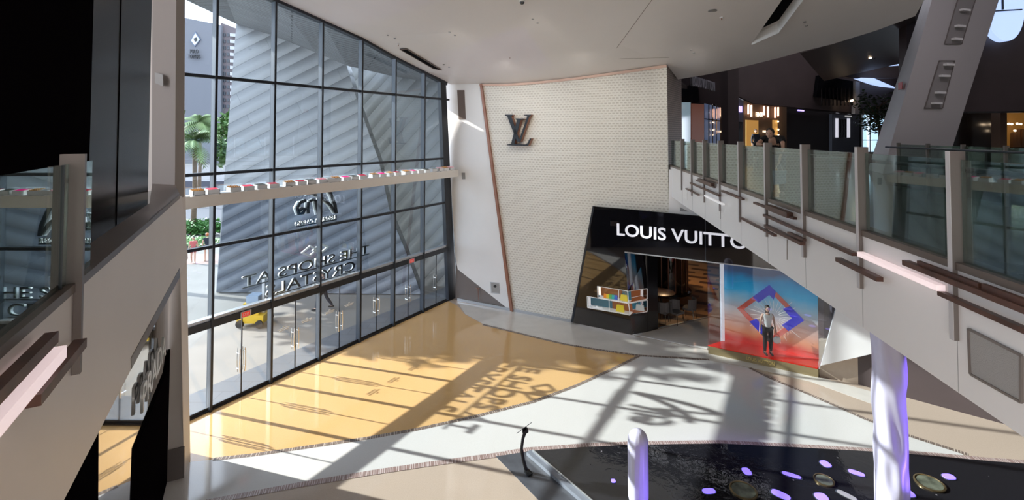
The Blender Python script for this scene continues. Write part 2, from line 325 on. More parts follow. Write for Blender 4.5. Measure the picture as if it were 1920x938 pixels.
# ------------------------------------------------------------ floors
def poly(pts, z, name, m, th=.02, kind='structure'):
    return MB().prism([V((p.x, p.y, z)) for p in pts], (0, 0, -th)).build(name, m, kind=kind)
g = W.pt
poly([g(-9, 0), g(WEND + .3, 0), V((-2.6, 24, 0)), V((30, 40, 0)), V((45, 40, 0)), V((45, -8, 0)), V((-20, -8, 0)), V((-20, 4, 0))], 0, 'floor', M['beige'], .3)
goldpx = [(350, 790), (392, 771.5), (505, 720.5), (672, 643.5), (840, 564.5), (858, 574), (872, 590), (905, 608), (960, 622), (1000, 632), (1060, 646), (1120, 656), (1198, 668),
          (1150, 692), (1080, 724), (1000, 754), (885, 783), (780, 808), (690, 823), (600, 836), (480, 853), (400, 862), (340, 869)]
poly([P(*q) for q in goldpx], .003, 'floor_gold_terrazzo', M['gold'])
whitepx = goldpx[12:] + [(250, 880), (250, 975), (400, 943), (560, 911), (640, 897), (700, 888), (800, 872), (930, 855), (990, 846), (1100, 838), (1350, 832), (1500, 839), (1680, 849), (1800, 858),
           (1810, 850), (1700, 815), (1620, 785), (1520, 742), (1450, 712), (1405, 690), (1330, 676), (1260, 668)]
poly([P(*q) for q in whitepx], .0035, 'floor_white_terrazzo', M['whitefl'])
walkpx = [(858, 567), (957, 583.5), (1072, 605.5), (1184, 629), (1327, 657), (1533, 707), (1632, 734), (1640, 760), (1520, 716), (1405, 689), (1330, 675.5), (1198, 667.5), (1120, 655), (1060, 645), (1000, 631), (905, 607), (872, 589)]
poly([P(*q) for q in walkpx], .004, 'floor_grey_walkway', M['greyfl'])
def ribbon(pxs, w, name, m, z=.006):
    c = [P(*q) for q in pxs]; pts = []
    for i in range(len(c) - 1):
        for k in range(6): pts.append(c[i].lerp(c[i + 1], k / 6))
    pts.append(c[-1]); vs, fs, uv, L = [], [], [], 0
    for i, p in enumerate(pts):
        d = (pts[min(i + 1, len(pts) - 1)] - pts[max(0, i - 1)]).normalized(); s = V((-d.y, d.x, 0))
        if i: L += (p - pts[i - 1]).length
        vs += [p + s * w / 2 + V((0, 0, z)), p - s * w / 2 + V((0, 0, z))]; uv += [(L, 0), (L, w)]
    fs = [[2 * i, 2 * i + 1, 2 * i + 3, 2 * i + 2] for i in range(len(pts) - 1)]
    me = bpy.data.meshes.new(name); me.from_pydata([tuple(v) for v in vs], [], fs); u = me.uv_layers.new(name='uv').data
    for l in me.loops: u[l.index].uv = uv[l.vertex_index]
    me.materials.append(m); o = bpy.data.objects.new(name, me); COL.objects.link(o); o['kind'] = 'structure'; return o
ribbon([(1198, 668), (1150, 692), (1080, 724), (1000, 754), (885, 783), (780, 806), (690, 822), (600, 835.5), (480, 853), (400, 862)], .13, 'floor_pebble_border', M['pebble'])
ribbon([(905, 609), (960, 622), (1000, 632), (1060, 646), (1120, 656), (1198, 667), (1330, 675)], .13, 'floor_pebble_border', M['pebble'], .0062)
ribbon([(1405, 690), (1450, 712), (1520, 741), (1620, 785), (1700, 816), (1815, 853)], .13, 'floor_pebble_border', M['pebble'], .0064)
ribbon([(300, 962), (400, 940), (560, 910), (700, 886.5), (800, 871.5), (930, 854), (987, 844), (1100, 836), (1180, 832.5), (1350, 830), (1500, 837.5), (1680, 847.5), (1780, 856), (1860, 863.5), (1960, 870)], .17, 'floor_striped_border', M['poolrim'], .0068)
poolpx = [(987, 847), (1100, 839), (1180, 835), (1350, 832.5), (1500, 840), (1680, 850), (1780, 858.5), (1860, 866), (1960, 873), (2400, 990), (2400, 1500), (1500, 1500), (1140, 985)]
poly([P(*q) for q in poolpx], .010, 'water', M['water'])
poly([P(*q) for q in [(930, 857), (990, 847.5), (1150, 990), (1060, 990)]], .012, 'floor_pool_edge', M['bluestone'])
a, b = P(991, 853), P(1140, 983)
MB().bar(a + V((0, 0, .05)), b + V((0, 0, .05)), .13, .09).build('trim_pool_curb', M['bluerim'], kind='structure')
MB().bar(a + V((.10, .02, .06)), b + V((.10, .02, .06)), .03, .11).build('trim_pool_lip', M['alu'], kind='structure')

# ------------------------------------------------------------ ceiling
LVT = [(900, 157), (950, 157), (1000, 153.5), (1080, 145), (1160, 134), (1250, 121)]
def build_ceiling():
    top = [W.pt(s, z) for s, z in WT[::-1]]                       # end .. M2
    lv = [MF.q(x, y) for x, y in LVT]
    back = [V((p.x, p.y, p.z)) for p in lv]
    edge = [PC(*q) for q in ((1271, 149), (1320, 141), (1365, 132), (1411, 121), (1460, 109), (1506, 96), (1560, 83), (1642, 57.6), (1690, 40), (1716, 30), (1733, 0))]
    e = edge[-1]; edge.append(V((e.x + 1.0, e.y - 4, 0)))
    near = [V((13, -2, 0)), V((-14, -2, 0)), V((-14, 9, 0))]
    m0 = W.pt(-2.2, 0); m1 = W.pt(0, 0)
    bnd = [W.pt(WEND + .1, WT[-1][1])] + back + edge + near + [m0, m1] + top[::-1][:-1]
    for p in bnd:
        if p.z == 0: p.z = cz(p.x, p.y)
    slot = [PC(*q) for q in ((1409, 82), (1460, 59), (1508, -5), (1545, -60), (1515, -60), (1466, 0))]
    inner = [V((x, y, 0)) for x in range(-8, 8, 3) for y in range(2, 18, 3)]
    inner = [V((p.x, p.y, cz(p.x, p.y))) for p in inner if not (p.y > 15 and p.x < -4)]
    pts = bnd + slot + inner; nb, ns = len(bnd), len(slot)
    edges = [(i, (i + 1) % nb) for i in range(nb)] + [(nb + i, nb + (i + 1) % ns) for i in range(ns)]
    v2, e2, f2, ov, oe, of = geometry.delaunay_2d_cdt([V((p.x, p.y)) for p in pts], edges, [], 0, 1e-5)
    def inside(q, ring):
        c = False
        for i in range(len(ring)):
            a, b = ring[i], ring[i - 1]
            if (a.y > q.y) != (b.y > q.y) and q.x < (b.x - a.x) * (q.y - a.y) / (b.y - a.y) + a.x: c = not c
        return c
    zs = [pts[o[0]].z if o else cz(v.x, v.y) for v, o in zip(v2, ov)]
    fs = [f for f in f2 if (lambda c: inside(c, bnd) and not inside(c, slot))(sum((v2[i] for i in f), V((0, 0))) / len(f))]
    n = len(v2); mb = MB()
    vs = [V((v.x, v.y, z)) for v, z in zip(v2, zs)]
    mb.add(vs + [v + V((0, 0, .35)) for v in vs], [list(f) for f in fs] + [[n + i for i in f][::-1] for f in fs])
    for ring in (range(nb), range(nb, nb + ns)):
        r = list(ring)
        for k in range(len(r)):
            i, j = r[k], r[(k + 1) % len(r)]; mb.f.append([i, j, n + j, n + i])
    mb.build('ceiling', M['ceil'], kind='structure', smooth=False)
    b = MB().prism([p + V((0, 0, .36)) for p in slot], (0, 0, 1.2)).build('ceiling_slot_box', M['slotblack'], kind='structure')
    w = MB()
    for k in ((1, 2), (0, 1)):
        p, q = slot[k[0]], slot[k[1]]; w.bar(p + V((0, 0, .1)), q + V((0, 0, .1)), .03, .3)
    w.build('trim_ceiling_slot', M['white'], kind='structure')
build_ceiling()
c1 = MB(); lv = [MF.q(x, y, .02) for x, y in LVT]
for p, q in zip(lv, lv[1:]): c1.bar(p + V((0, 0, -.06)), q + V((0, 0, -.06)), .10, .10)
c1.build('trim_ceiling_cove', mat('peach_cove', (.72, .50, .40), .5), kind='structure')

# ------------------------------------------------------------ curtain wall
cw = thing('window_1', W.pt(0, 0), kind='structure')
ZT = 2.5
for i, s in enumerate(MS):
    if i == len(MS) - 1: continue
    MB().fbox(W, s - .035, s + .035, 0, wtop(s) + .05, -.10, .12).build('mullion', M['dkframe'], cw)
    MB().fbox(W, s - .036, s - .030, .02, wtop(s), -.06, .10).build('mullion_face', M['grframe'], cw)
MB().fpx(W, [(826, 150), (836, 152), (856, 566), (842, 566)], -.10, .10).build('end_jamb', M['dkframe'], cw)
t = MB()
for (a, b) in zip(WT, WT[1:]): t.bar(W.pt(*a), W.pt(*b), .26, .18)
t.bar(W.pt(MS[0], wtop(MS[0])), W.pt(*WT[0]), .26, .18)
t.build('head_frame', M['dkframe'], cw)
for z in (9.68, 6.85, 4.73):
    MB().fbox(W, MS[0], WEND - .02, z - .045, z + .045, -.07, .07).build('transom', M['dkframe'], cw)
MB().fbox(W, MS[0], WEND - .02, 2.40, 2.60, -.12, .10).build('door_head', M['dkframe'], cw)
MB().fbox(W, MS[0], WEND - .05, 2.60, 2.69, -.14, .06).build('head_sill', M['alu'], cw)
MB().fbox(W, MS[0], WEND, 0, .05, -.06, .06).build('threshold', M['dkframe'], cw)
for i in range(len(MS) - 1):
    a, b = MS[i] + .035, MS[i + 1] - .035
    if i == len(MS) - 2: pl = [(a, 2.7), (WEND - .05, 2.7), (WEND - .25, wtop(WEND) - .05), (a, wtop(a) - .05)]
    else: pl = [(a, 2.7), (b, 2.7), (b, wtop(b) - .05), (a, wtop(a) - .05)]
    MB().fpoly(W, pl, -.008, .008).build('pane', M['glass'], cw, F=W)
for i in range(len(MS) - 1):
    a, b = MS[i] + .04, MS[i + 1] - .04; mid = (a + b) / 2; d = thing('door_%d' % (i + 1), W.pt(mid, 0), kind='structure')
    if i == len(MS) - 2: b = WEND - .12; mid = a + .9
    for k, (p, q) in enumerate(((a, mid - .004), (mid + .004, b))):
        MB().fbox(W, p, q, .06, 2.38, -.006, .006).build('door_leaf', M['doorglass'], d)
        e = q if k == 0 else p
        MB().fbox(W, e - .012, e + .012, .06, 2.38, -.014, .014).build('leaf_edge', M['dkframe'], d)
        MB().fbox(W, p, q, .05, .12, -.014, .014).build('bottom_rail', M['dkframe'], d)
        if i in (2, 3):                                  # small printed notice on the leaf
            mb = MB()
            for r, (ww, zz) in enumerate(((.08, 1.62), (.42, 1.57), (.34, 1.52))): mb.fbox(W, (p + q) / 2 - ww / 2, (p + q) / 2 + ww / 2, zz, zz + .025, .007, .010)
            mb.build('notice', M['whitefab'], d)
        if i == len(MS) - 2 and k == 1: continue
        hs = e + (-.07 if k == 0 else .07); h = MB()
        for t in (.07, -.07):
            sg = 1 if k else -1
            h.tube([W.pt(hs + sg * .018 * math.sin(math.pi * u / 8), .75 + .72 * u / 8, t) for u in range(9)], .014, 8)
        for z in (.88, 1.34): h.tube([W.pt(hs + (.03 if k else -.03), z, -.07), W.pt(hs + (.03 if k else -.03), z, .07)], .012, 8)
        h.build('handle', M['chrome'], d)
for px, py, lab in ((461, 589, 'red lit exit sign on the door head nearest the white column'), (772, 489.5, 'red lit exit sign on the door head towards the white corner wall')):
    s, z = W.hit(px, py, .12); e = thing('exit_sign', W.pt(s, 2.5, .12), lab, 'exit sign')
    MB().fbox(W, s - .16, s + .16, 2.41, 2.59, .10, .13).build('sign_frame', M['alu'], e)
    MB().fbox(W, s - .12, s + .12, 2.43, 2.57, .13, .14).build('sign_face', M['red'], e)
    text_mesh('lettering', 'EXIT', M['whitefab'], W.pt(s - .10, 2.46, .14), W.d, (0, 0, 1), .20, .08, .004, e)
# letters fixed outside the glazing, seen from behind
def outtext(name, body, pa, pb, zl, zh, label, t=-.30, bold=.02):
    s0, s1 = W.hit(*pa, t)[0], W.hit(*pb, t)[0]; z0, z1 = W.hit(*zl, t)[1], W.hit(*zh, t)[1]
    o = thing(name, W.pt((s0 + s1) / 2, z0, t), label, 'sign')
    text_mesh('letters', body, M['lettalu'], W.pt(s1, z0, t), -W.d, (0, 0, 1), s1 - s0, z1 - z0, .06, o, bold=0)
    text_mesh('letter_backs', body, M['lettblk'], W.pt(s1, z0 + .025, t + .02), -W.d, (0, 0, 1), s1 - s0, z1 - z0, .012, o, bold=0)
    MB().fbox(W, s0, s1, z0 - .035, z0, t - .02, t + .02).build('support_rail', M['dkframe'], o)
    return o
outtext('entrance_sign', 'THE SHOPS AT', (454.5, 528), (692, 468), (465, 537), (465, 517.5), 'large metal sign letters reading THE SHOPS AT, mirrored, outside the glass')
outtext('entrance_sign', 'CRYSTALS', (499, 545), (665, 500), (658, 510), (658, 492), 'large metal sign letters reading CRYSTALS, mirrored, low on the glass')
outtext('resort_sign', 'RESORT & CASINO', (554, 420), (631, 408), (560, 423.6), (560, 416), 'small black letters reading RESORT & CASINO, mirrored, outside the glass', bold=.04)
lg = thing('diamond_logo', W.q(590, 469, -.3), 'double diamond metal logo above the words THE SHOPS AT', 'logo')
for cxp, cyp in ((582, 471), (602, 466.5)):
    s, z = W.hit(cxp, cyp, -.3); mb = MB(); R0, R1 = .36, .24
    o4 = [(0, .75), (1, 0), (0, -.75), (-1, 0)]
    for k in range(4):
        a, b = o4[k], o4[(k + 1) % 4]
        mb.fpoly(W, [(s + a[0] * R0, z + a[1] * R0 * .75), (s + b[0] * R0, z + b[1] * R0 * .75), (s + b[0] * R1, z + b[1] * R1 * .75), (s + a[0] * R1, z + a[1] * R1 * .75)], -.36, -.30)
    mb.build('diamond_ring', M['lettalu'], lg)
ar = thing('script_sign', W.q(595, 380, -.3), 'large handwritten style metal word, mirrored, half hidden by the shelf beam', 'sign')
for pth, r in (([(576, 364), (585, 363), (596, 367), (608, 374), (620, 385), (628, 398)], .055), ([(606, 344), (614, 352), (622, 368), (628, 385), (630, 400)], .07), ([(606, 344), (603, 355), (600, 372), (597, 386)], .05),
               ([(592, 378), (594, 390), (597, 402)], .06), ([(581, 378), (588, 374), (594, 378)], .05), ([(578, 379), (577, 390), (578, 400)], .06),
               ([(573, 376), (563, 380), (557, 390), (560, 401), (568, 400), (572, 391), (566, 391), (561, 396)], .06)):
    pts = [W.q(*q, -.3) for q in pth]; MB().tube(pts, r, 8).build('stroke', M['lettblk'], ar)
    MB().tube([p - W.n * .06 - W.d * .05 for p in pts], r, 8).build('stroke_front', M['lettalu'], ar)

# ------------------------------------------------------------ shelf beam with display trays
bm0, bm1 = W.hit(356, 372, .55)[0] - 1.2, WEND + .05
MB().fbox(W, bm0, bm1, 5.98, 6.30, .12, .58).build('beam', M['shelfw'], kind='structure')
def box_px(px):
    s, _ = W.hit(px, 350, .42); return s
TR = [(372, 'gold'), (400, 'crimson'), (440, 'dots'), (466, 'crimson'), (490, 'dark'), (513, 'wine'), (544, 'dots'), (565, 'wine'), (584, 'dark'), (604, 'pinkw'), (620, 'grey'), (631, 'dots'), (649, 'magenta'), (664, 'dark'),
      (681, 'wine'), (703, 'dots'), (717, 'magenta'), (732, 'gold'), (745, 'wine'), (763, 'dots'), (776, 'magenta'), (788, 'grey'), (800, 'dark'), (814, 'grey'), (826, 'pinkw'), (836, 'dots'), (846, 'pinkw')]
TC = dict(gold=(.30, .15, .02), crimson=(.62, .01, .06), dots=(.10, .05, .03), dark=(.03, .03, .025), wine=(.35, .0, .03), pinkw=(.75, .05, .2), grey=(.35, .36, .38), magenta=(.75, .01, .22))
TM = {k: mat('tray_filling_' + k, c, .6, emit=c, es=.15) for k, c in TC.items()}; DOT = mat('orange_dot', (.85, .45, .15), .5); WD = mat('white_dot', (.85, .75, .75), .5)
def tray_proto(kind):
    e = thing('display_tray', (0, 0, 0)); m = MB(); L, Dp, H = .155, .13, .16
    m.box(-L, -Dp, 0, L, Dp, .02)
    m.hexa([(-L, -Dp, 0), (L, -Dp, 0), (L, -Dp + .02, 0), (-L, -Dp + .02, 0)], [(-L, -Dp, .13), (L, -Dp, .13), (L, -Dp + .02, .13), (-L, -Dp + .02, .13)])
    m.box(-L, Dp - .02, 0, L, Dp, H)
    for x in (-L, L - .02): m.hexa([(x, -Dp, 0), (x + .02, -Dp, 0), (x + .02, Dp, 0), (x, Dp, 0)], [(x, -Dp, .13), (x + .02, -Dp, .13), (x + .02, Dp, H), (x, Dp, H)])
    m.build('tray', M['traywhite'], e)
    d = MB().hexa([(-L + .02, -Dp + .02, .02), (L - .02, -Dp + .02, .02), (L - .02, Dp - .02, .02), (-L + .02, Dp - .02, .02)], [(-L + .02, -Dp + .02, .135), (L - .02, -Dp + .02, .135), (L - .02, Dp - .02, .165), (-L + .02, Dp - .02, .165)])
    if kind in ('dots', 'pinkw', 'gold'):
        for i in range(5):
            for j in range(3): d.ball((-.12 + .06 * i, -.08 + .08 * j, .145 + .012 * j), .021, n=6, m=4)
    f = d.build('filling', TM[kind], e, normals=False, smooth=False); f.data.materials.append(DOT if kind != 'pinkw' else WD)
    for p in f.data.polygons: p.material_index = 1 if p.index >= 6 else 0
    return e
protos = {}; seen = {}
desc = dict(gold='white tray of brown and gold filling', crimson='white tray with a crimson filling', dots='white tray with orange dots on dark brown', dark='white tray with a black filling', wine='white tray with a wine red filling',
            pinkw='white tray with white dots on pink', grey='white tray with a pale grey filling', magenta='white tray with a magenta filling')
cnt = {}
for px, k in TR: cnt[k] = cnt.get(k, 0) + 1
ORD = ['first', 'second', 'third', 'fourth', 'fifth', 'sixth']
rz = math.atan2(W.d.y, W.d.x)
for i, (px, k) in enumerate(TR):
    seen[k] = seen.get(k, 0) + 1
    if k not in protos: protos[k] = tray_proto(k); o = protos[k]
    else: o = copy_tree(protos[k])
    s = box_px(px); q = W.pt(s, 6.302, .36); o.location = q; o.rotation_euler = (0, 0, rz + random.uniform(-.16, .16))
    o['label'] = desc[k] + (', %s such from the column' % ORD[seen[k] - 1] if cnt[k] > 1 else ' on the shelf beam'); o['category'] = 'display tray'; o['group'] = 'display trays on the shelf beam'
m = MB()
for i in range(34):
    s = bm0 + .15 + i * (bm1 - bm0 - .3) / 34
    m.fbox(W, s, s + .30, 6.300, 6.312 + .006 * (i % 3), .16, .585)
tag(m.build('shelf_liner', M['shelftop'], kind='stuff'), 'white paper liners lying along the shelf beam top', 'liner')

# ------------------------------------------------------------ white corner wall and relief wall
MB().fpx(MF, [(833, 150), (901, 157), (957, 583), (858, 505), (854, 480)], -.3, 0).build('wall_corner', M['white'], kind='structure', F=MF)
MB().fpx(MF, [(855, 498), (858, 505), (957, 583), (953, 584.5), (854, 566)], -.28, -.03).build('wall_corner_base', M['tandoor'], kind='structure', F=MF)
MB().fpx(MF, [(899, 157), (903, 157), (961, 585), (956, 583)], -.1, .10).build('trim_corner', M['copper'], kind='structure')
MB().fpx(MF, [(902, 148), (950, 148), (1000, 144), (1080, 136), (1160, 125), (1250, 112), (1254, 403), (1120, 391), (1078, 606), (957, 583)], -.3, 0).build('wall_back', M['lvmesh'], kind='structure', F=MF)
b1 = MB(); s0, s1 = MF.hit(858, 566)[0], MF.hit(1072, 605)[0]; b1.fbox(MF, s0, s1, 0, .12, 0, .03).build('baseboard_back', M['alu'], kind='structure')
nb = MF
s, z = MF.hit(867, 170); s2, z2 = MF.hit(873, 224)
t = MB().fpx(MF, [(857, 169), (870.5, 169), (873, 224), (860, 224)], .0, .02)
tag(t.build('wall_niche_panel', M['brownbox']), 'tall narrow brown panel high on the white corner wall', 'wall panel')
tag(MB().fpx(MF, [(865.5, 324), (871.5, 324), (872, 336), (866, 336)], 0, .03).build('wall_switch_plate', M['grey']), 'small grey plate on the white wall by the shelf beam end', 'wall plate')
cb = thing('fire_cabinet', MF.q(928, 540), 'small grey square cabinet low on the white corner wall', 'cabinet')
MB().fpx(MF, [(919, 529), (935.5, 530.5), (937, 551.5), (920.5, 550)], 0, .02).build('cabinet_frame', M['alu'], cb)
MB().fpx(MF, [(920.5, 530.5), (934.5, 532), (935.8, 550), (921.8, 548.5)], .02, .03).build('cabinet_door', M['panelgrey'], cb)
MB().fpx(MF, [(925, 536), (929, 534), (931, 537), (929, 540), (926, 539)], .03, .034).build('emblem', M['lettblk'], cb)
hd = thing('pull_handle', MF.q(896, 550), 'slim metal pull bar on the grey base of the corner wall', 'handle')
MB().tube([MF.q(892, 540, .03), MF.q(899.5, 541, .03)], .012, 8).build('handle_bracket', M['copper'], hd)
MB().tube([MF.q(896, 540, .05), MF.q(897.5, 563, .05)], .014, 8).build('handle_bar', M['copper'], hd)
# monogram
mg = thing('monogram_logo', MF.q(970, 245), 'black interlaced LV monogram with copper sides on the cream wall', 'logo')
def mp(x, y): return (940 + x / 10.43, 200 + y / 10.43)
VL = [[(72, 155), (215, 155), (215, 172), (190, 190), (345, 640), (365, 600), (505, 192), (480, 180), (445, 175), (445, 158), (575, 155), (575, 172), (540, 200), (370, 690), (310, 695), (115, 195), (72, 178)]]
LLp = [(275, 232), (435, 232), (435, 248), (372, 262), (250, 730), (470, 738), (510, 715), (555, 625), (582, 622), (520, 770), (105, 757), (105, 742), (190, 728), (305, 262), (275, 250)]
for nm, pl in (('letter_v', VL), ('letter_l', LLp)):
    for p in (pl if nm == 'letter_v' else [pl]):
        o = MB().fpx(MF, [mp(*q) for q in p], .22, .26).build(nm, M['lettblk'], mg)
        r = MB().fpx(MF, [mp(*q) for q in p], .01, .22, at=.26).build('side_return', M['copper'], o)

# ------------------------------------------------------------ people
def limb(mb, pts, rs, n=10):
    mb.tube(pts, rs, n)
def skin_obj(name, nodes, edges, m, parent, sub=2):
    me = bpy.data.meshes.new(name); keys = list(nodes); idx = {k: i for i, k in enumerate(keys)}
    me.from_pydata([tuple(nodes[k][0]) for k in keys], [(idx[a], idx[b]) for a, b in edges], []); me.materials.append(m)
    o = bpy.data.objects.new(name, me); COL.objects.link(o)
    md = o.modifiers.new('skin', 'SKIN'); md.use_smooth_shade = True
    for i, k in enumerate(keys):
        r = nodes[k][1]; r = r if isinstance(r, tuple) else (r, r); me.skin_vertices[0].data[i].radius = r
    me.skin_vertices[0].data[0].use_root = True
    ss = o.modifiers.new('sub', 'SUBSURF'); ss.levels = sub; ss.render_levels = sub
    o.parent = parent; return o
def person(name, loc, rz, label, J, cloth, hair, H=1.72, cat='person', skin='skin', longhair=False, extra=None, group=None):
    """J: joint offsets overriding a standing pose, in a frame facing -Y, metres for H = 1.72"""
    k = H / 1.72
    j = dict(pelvis=(0, 0, .95), waist=(0, 0, 1.08), chest=(0, 0, 1.28), neck=(0, .0, 1.46), head=(0, -.01, 1.60),
             ls=(.17, 0, 1.40), le=(.23, .02, 1.13), lw=(.25, -.04, .88), rs=(-.17, 0, 1.40), re=(-.23, .02, 1.13), rw=(-.25, -.04, .88),
             lh=(.09, 0, .90), lk=(.10, -.02, .50), la=(.10, .02, .09), rh=(-.09, 0, .90), rk=(-.10, -.02, .50), ra=(-.10, .02, .09))
    j.update(J); j = {a: V(b) * k for a, b in j.items()}
    e = thing(name, loc, label, cat, group); nd, ed = {}, []
    def N(n_, p, r): nd[n_] = (V(p), r)
    N('pelvis', j['pelvis'], (.125 * k, .095 * k)); N('waist', j['waist'], (.115 * k, .085 * k)); N('chest', j['chest'], (.14 * k, .10 * k))
    N('neckb', j['chest'].lerp(j['neck'], .75), (.07 * k, .06 * k)); N('neck', j['neck'], .05 * k); ed += [('pelvis', 'waist'), ('waist', 'chest'), ('chest', 'neckb'), ('neckb', 'neck')]
    for s in 'lr':
        N(s + 's', j[s + 's'], .055 * k); N(s + 'e', j[s + 'e'], .038 * k); N(s + 'w', j[s + 'w'], .024 * k)
        d = (j[s + 'w'] - j[s + 'e']).normalized(); N(s + 'p', j[s + 'w'] + d * .07 * k, (.036 * k, .018 * k))
        ed += [('chest', s + 's'), (s + 's', s + 'e'), (s + 'e', s + 'w'), (s + 'w', s + 'p')]
        sd = d.cross(V((0, 1, 0))); sd = V((1, 0, 0)) if sd.length < .2 else sd.normalized(); fw = sd.cross(d)
        if fw.y > 0: fw = -fw
        for f in range(4):
            o_ = (f - 1.5) * .019 * k; ln = (.055, .065, .062, .048)[f] * k; b_ = nd[s + 'p'][0] + fw * o_ * 1.0 + d * .02 * k
            N('%sf%da' % (s, f), b_, .009 * k); N('%sf%db' % (s, f), b_ + d * ln * .55 + sd * .005, .0085 * k); N('%sf%dc' % (s, f), b_ + d * ln + sd * .014 * (1 if s == 'r' else -1), .007 * k)
            ed += [(s + 'p', '%sf%da' % (s, f)), ('%sf%da' % (s, f), '%sf%db' % (s, f)), ('%sf%db' % (s, f), '%sf%dc' % (s, f))]
        N(s + 'th', j[s + 'w'] + d * .04 * k + fw * .045 * k, .010 * k); N(s + 'th2', j[s + 'w'] + d * .075 * k + fw * .062 * k, .008 * k); ed += [(s + 'w', s + 'th'), (s + 'th', s + 'th2')]
        N(s + 'h', j[s + 'h'], .085 * k); N(s + 'k', j[s + 'k'], .055 * k); c = j[s + 'k'].lerp(j[s + 'a'], .35); N(s + 'c', c, .052 * k); N(s + 'a', j[s + 'a'], .036 * k)
        N(s + 't', j[s + 'a'] + V((0, -.15 * k, -.055 * k)), (.035 * k, .025 * k)); ed += [('pelvis', s + 'h'), (s + 'h', s + 'k'), (s + 'k', s + 'c'), (s + 'c', s + 'a'), (s + 'a', s + 't')]
    body = skin_obj('body', nd, ed, M[skin], e)
    # head with a face
    hm = MB(); hc = j['head']; up = (j['head'] - j['neck']).normalized()
    hm.ball(hc, .075 * k, .092 * k, .112 * k, 20, 14)
    for i, v in enumerate(hm.v):
        q = v - hc
        if q.z < -.03 * k: v.x = hc.x + q.x * .86; v.y = hc.y + q.y * .92 - .008 * k
    hm.ball(hc + V((0, -.094, -.012)) * k, .012 * k, .020 * k, .022 * k, 8, 6)
    for sx in (-1, 1): hm.ball(hc + V((sx * .076, .005, -.01)) * k, .010 * k, .020 * k, .030 * k, 8, 6)
    hd_ = hm.build('head', M[skin], None); hd_.parent = e
    f = MB()
    for sx in (-1, 1): f.ball(hc + V((sx * .030, -.083, .008)) * k, .012 * k, .008 * k, .007 * k, 8, 6)
    f.ball(hc + V((0, -.085, -.052)) * k, .022 * k, .008 * k, .006 * k, 8, 6); q = f.build('eyes_and_mouth', M['hair'], None); q.parent = hd_
    h = MB(); h.ball(hc + V((0, .018, .030)) * k, .086 * k, .094 * k, .100 * k, 16, 12)
    if longhair: h.ball(hc + V((0, .06, -.08)) * k, .075 * k, .045 * k, .15 * k, 12, 8)
    q = h.build('hair', M[hair], None); q.parent = e
    for nm, sel, mt, gr in cloth:
        n2 = {a: (nd[a][0], tuple(x + gr * k for x in (nd[a][1] if isinstance(nd[a][1], tuple) else (nd[a][1],) * 2))) for a in sel if a in nd}
        for cut in [a for a in sel if '>' in a]:
            a, b, t = cut.split('>'); t = float(t); ra = nd[a][1]; rb = nd[b][1]; ra = ra[0] if isinstance(ra, tuple) else ra; rb = rb[0] if isinstance(rb, tuple) else rb
            n2[cut] = (nd[a][0].lerp(nd[b][0], t), (ra + (rb - ra) * t + gr * k,) * 2)
        ee = [x for x in ed if x[0] in n2 and x[1] in n2] + [(c_.split('>')[0], c_) for c_ in n2 if '>' in c_]
        skin_obj(nm, n2, ee, M[mt], e, 2)
    if extra: extra(e, j, nd, k)
    e.rotation_euler = (0, 0, rz)
    return e
LEGS = ['pelvis', 'lh', 'lk', 'lc', 'la', 'rh', 'rk', 'rc', 'ra']; SHORTS = ['pelvis', 'lh', 'rh', 'lh>lk>.6', 'rh>rk>.6']
TEE = ['waist', 'pelvis', 'chest', 'neckb', 'ls', 'rs', 'ls>le>.5', 'rs>re>.5']; TANK = ['waist', 'pelvis', 'chest', 'ls', 'rs']; LONG = ['waist', 'pelvis', 'chest', 'neckb', 'ls', 'rs', 'le', 're', 'lw', 'rw']
def shoes(mt):
    def f(e, j, nd, k):
        for s in 'lr':
            a = j[s + 'a']; q = MB().tube([a + V((0, .07, -.045)) * k, a + V((0, 0, -.04)) * k, a + V((0, -.10, -.05)) * k, a + V((0, -.19, -.06)) * k], [.04 * k, .048 * k, .045 * k, .028 * k], 10).build('shoe', M[mt], None); q.parent = e
    return f

# ------------------------------------------------------------ shop front
sf = thing('storefront', LF.q(1300, 500), 'black polished shop front with white LOUIS VUITTON lettering', 'shop front')
LA = LF.hit
MB().fpx(LF, [(1113, 387), (1172, 392), (1171, 472), (1177, 546), (1120, 537), (1121, 559), (1101, 556), (1101.5, 577), (1181.5, 591), (1184, 628), (1072, 605)], .06, .16).build('front_panel', M['black'], sf)
MB().fpx(LF, [(1172, 392), (1309, 405), (1480, 421), (1640, 436), (1640, 527), (1464, 506.5), (1171, 472)], .06, .16).build('sign_band', M['black'], sf)
MB().fpx(LF, [(1171, 472), (1464, 506.5), (1640, 527), (1640, 529), (1464, 508.5), (1171, 474)], .15, .18).build('soffit_trim', M['alu'], sf)
MB().fpx(LF, [(1111, 387), (1114, 387), (1074, 605.5), (1070, 605)], -.02, .18).build('edge_trim', M['dkframe'], sf)
for x in (1322,):
    MB().fpx(LF, [(x, 407), (x + 1, 407), (x + 1, 490), (x, 490)], .155, .165).build('panel_joint', M['grframe'], sf)
s0, s1 = LA(1157, 430, .18)[0], LA(1434, 450, .18)[0]; z0, z1 = LA(1160, 441.5, .18)[1], LA(1160, 419, .18)[1]
text_mesh('lettering', 'LOUIS VUITTON', M['lettw'], LF.pt(s0, z0, .16), LF.d, (0, 0, 1), s1 - s0, z1 - z0, .05, sf, bold=.012)
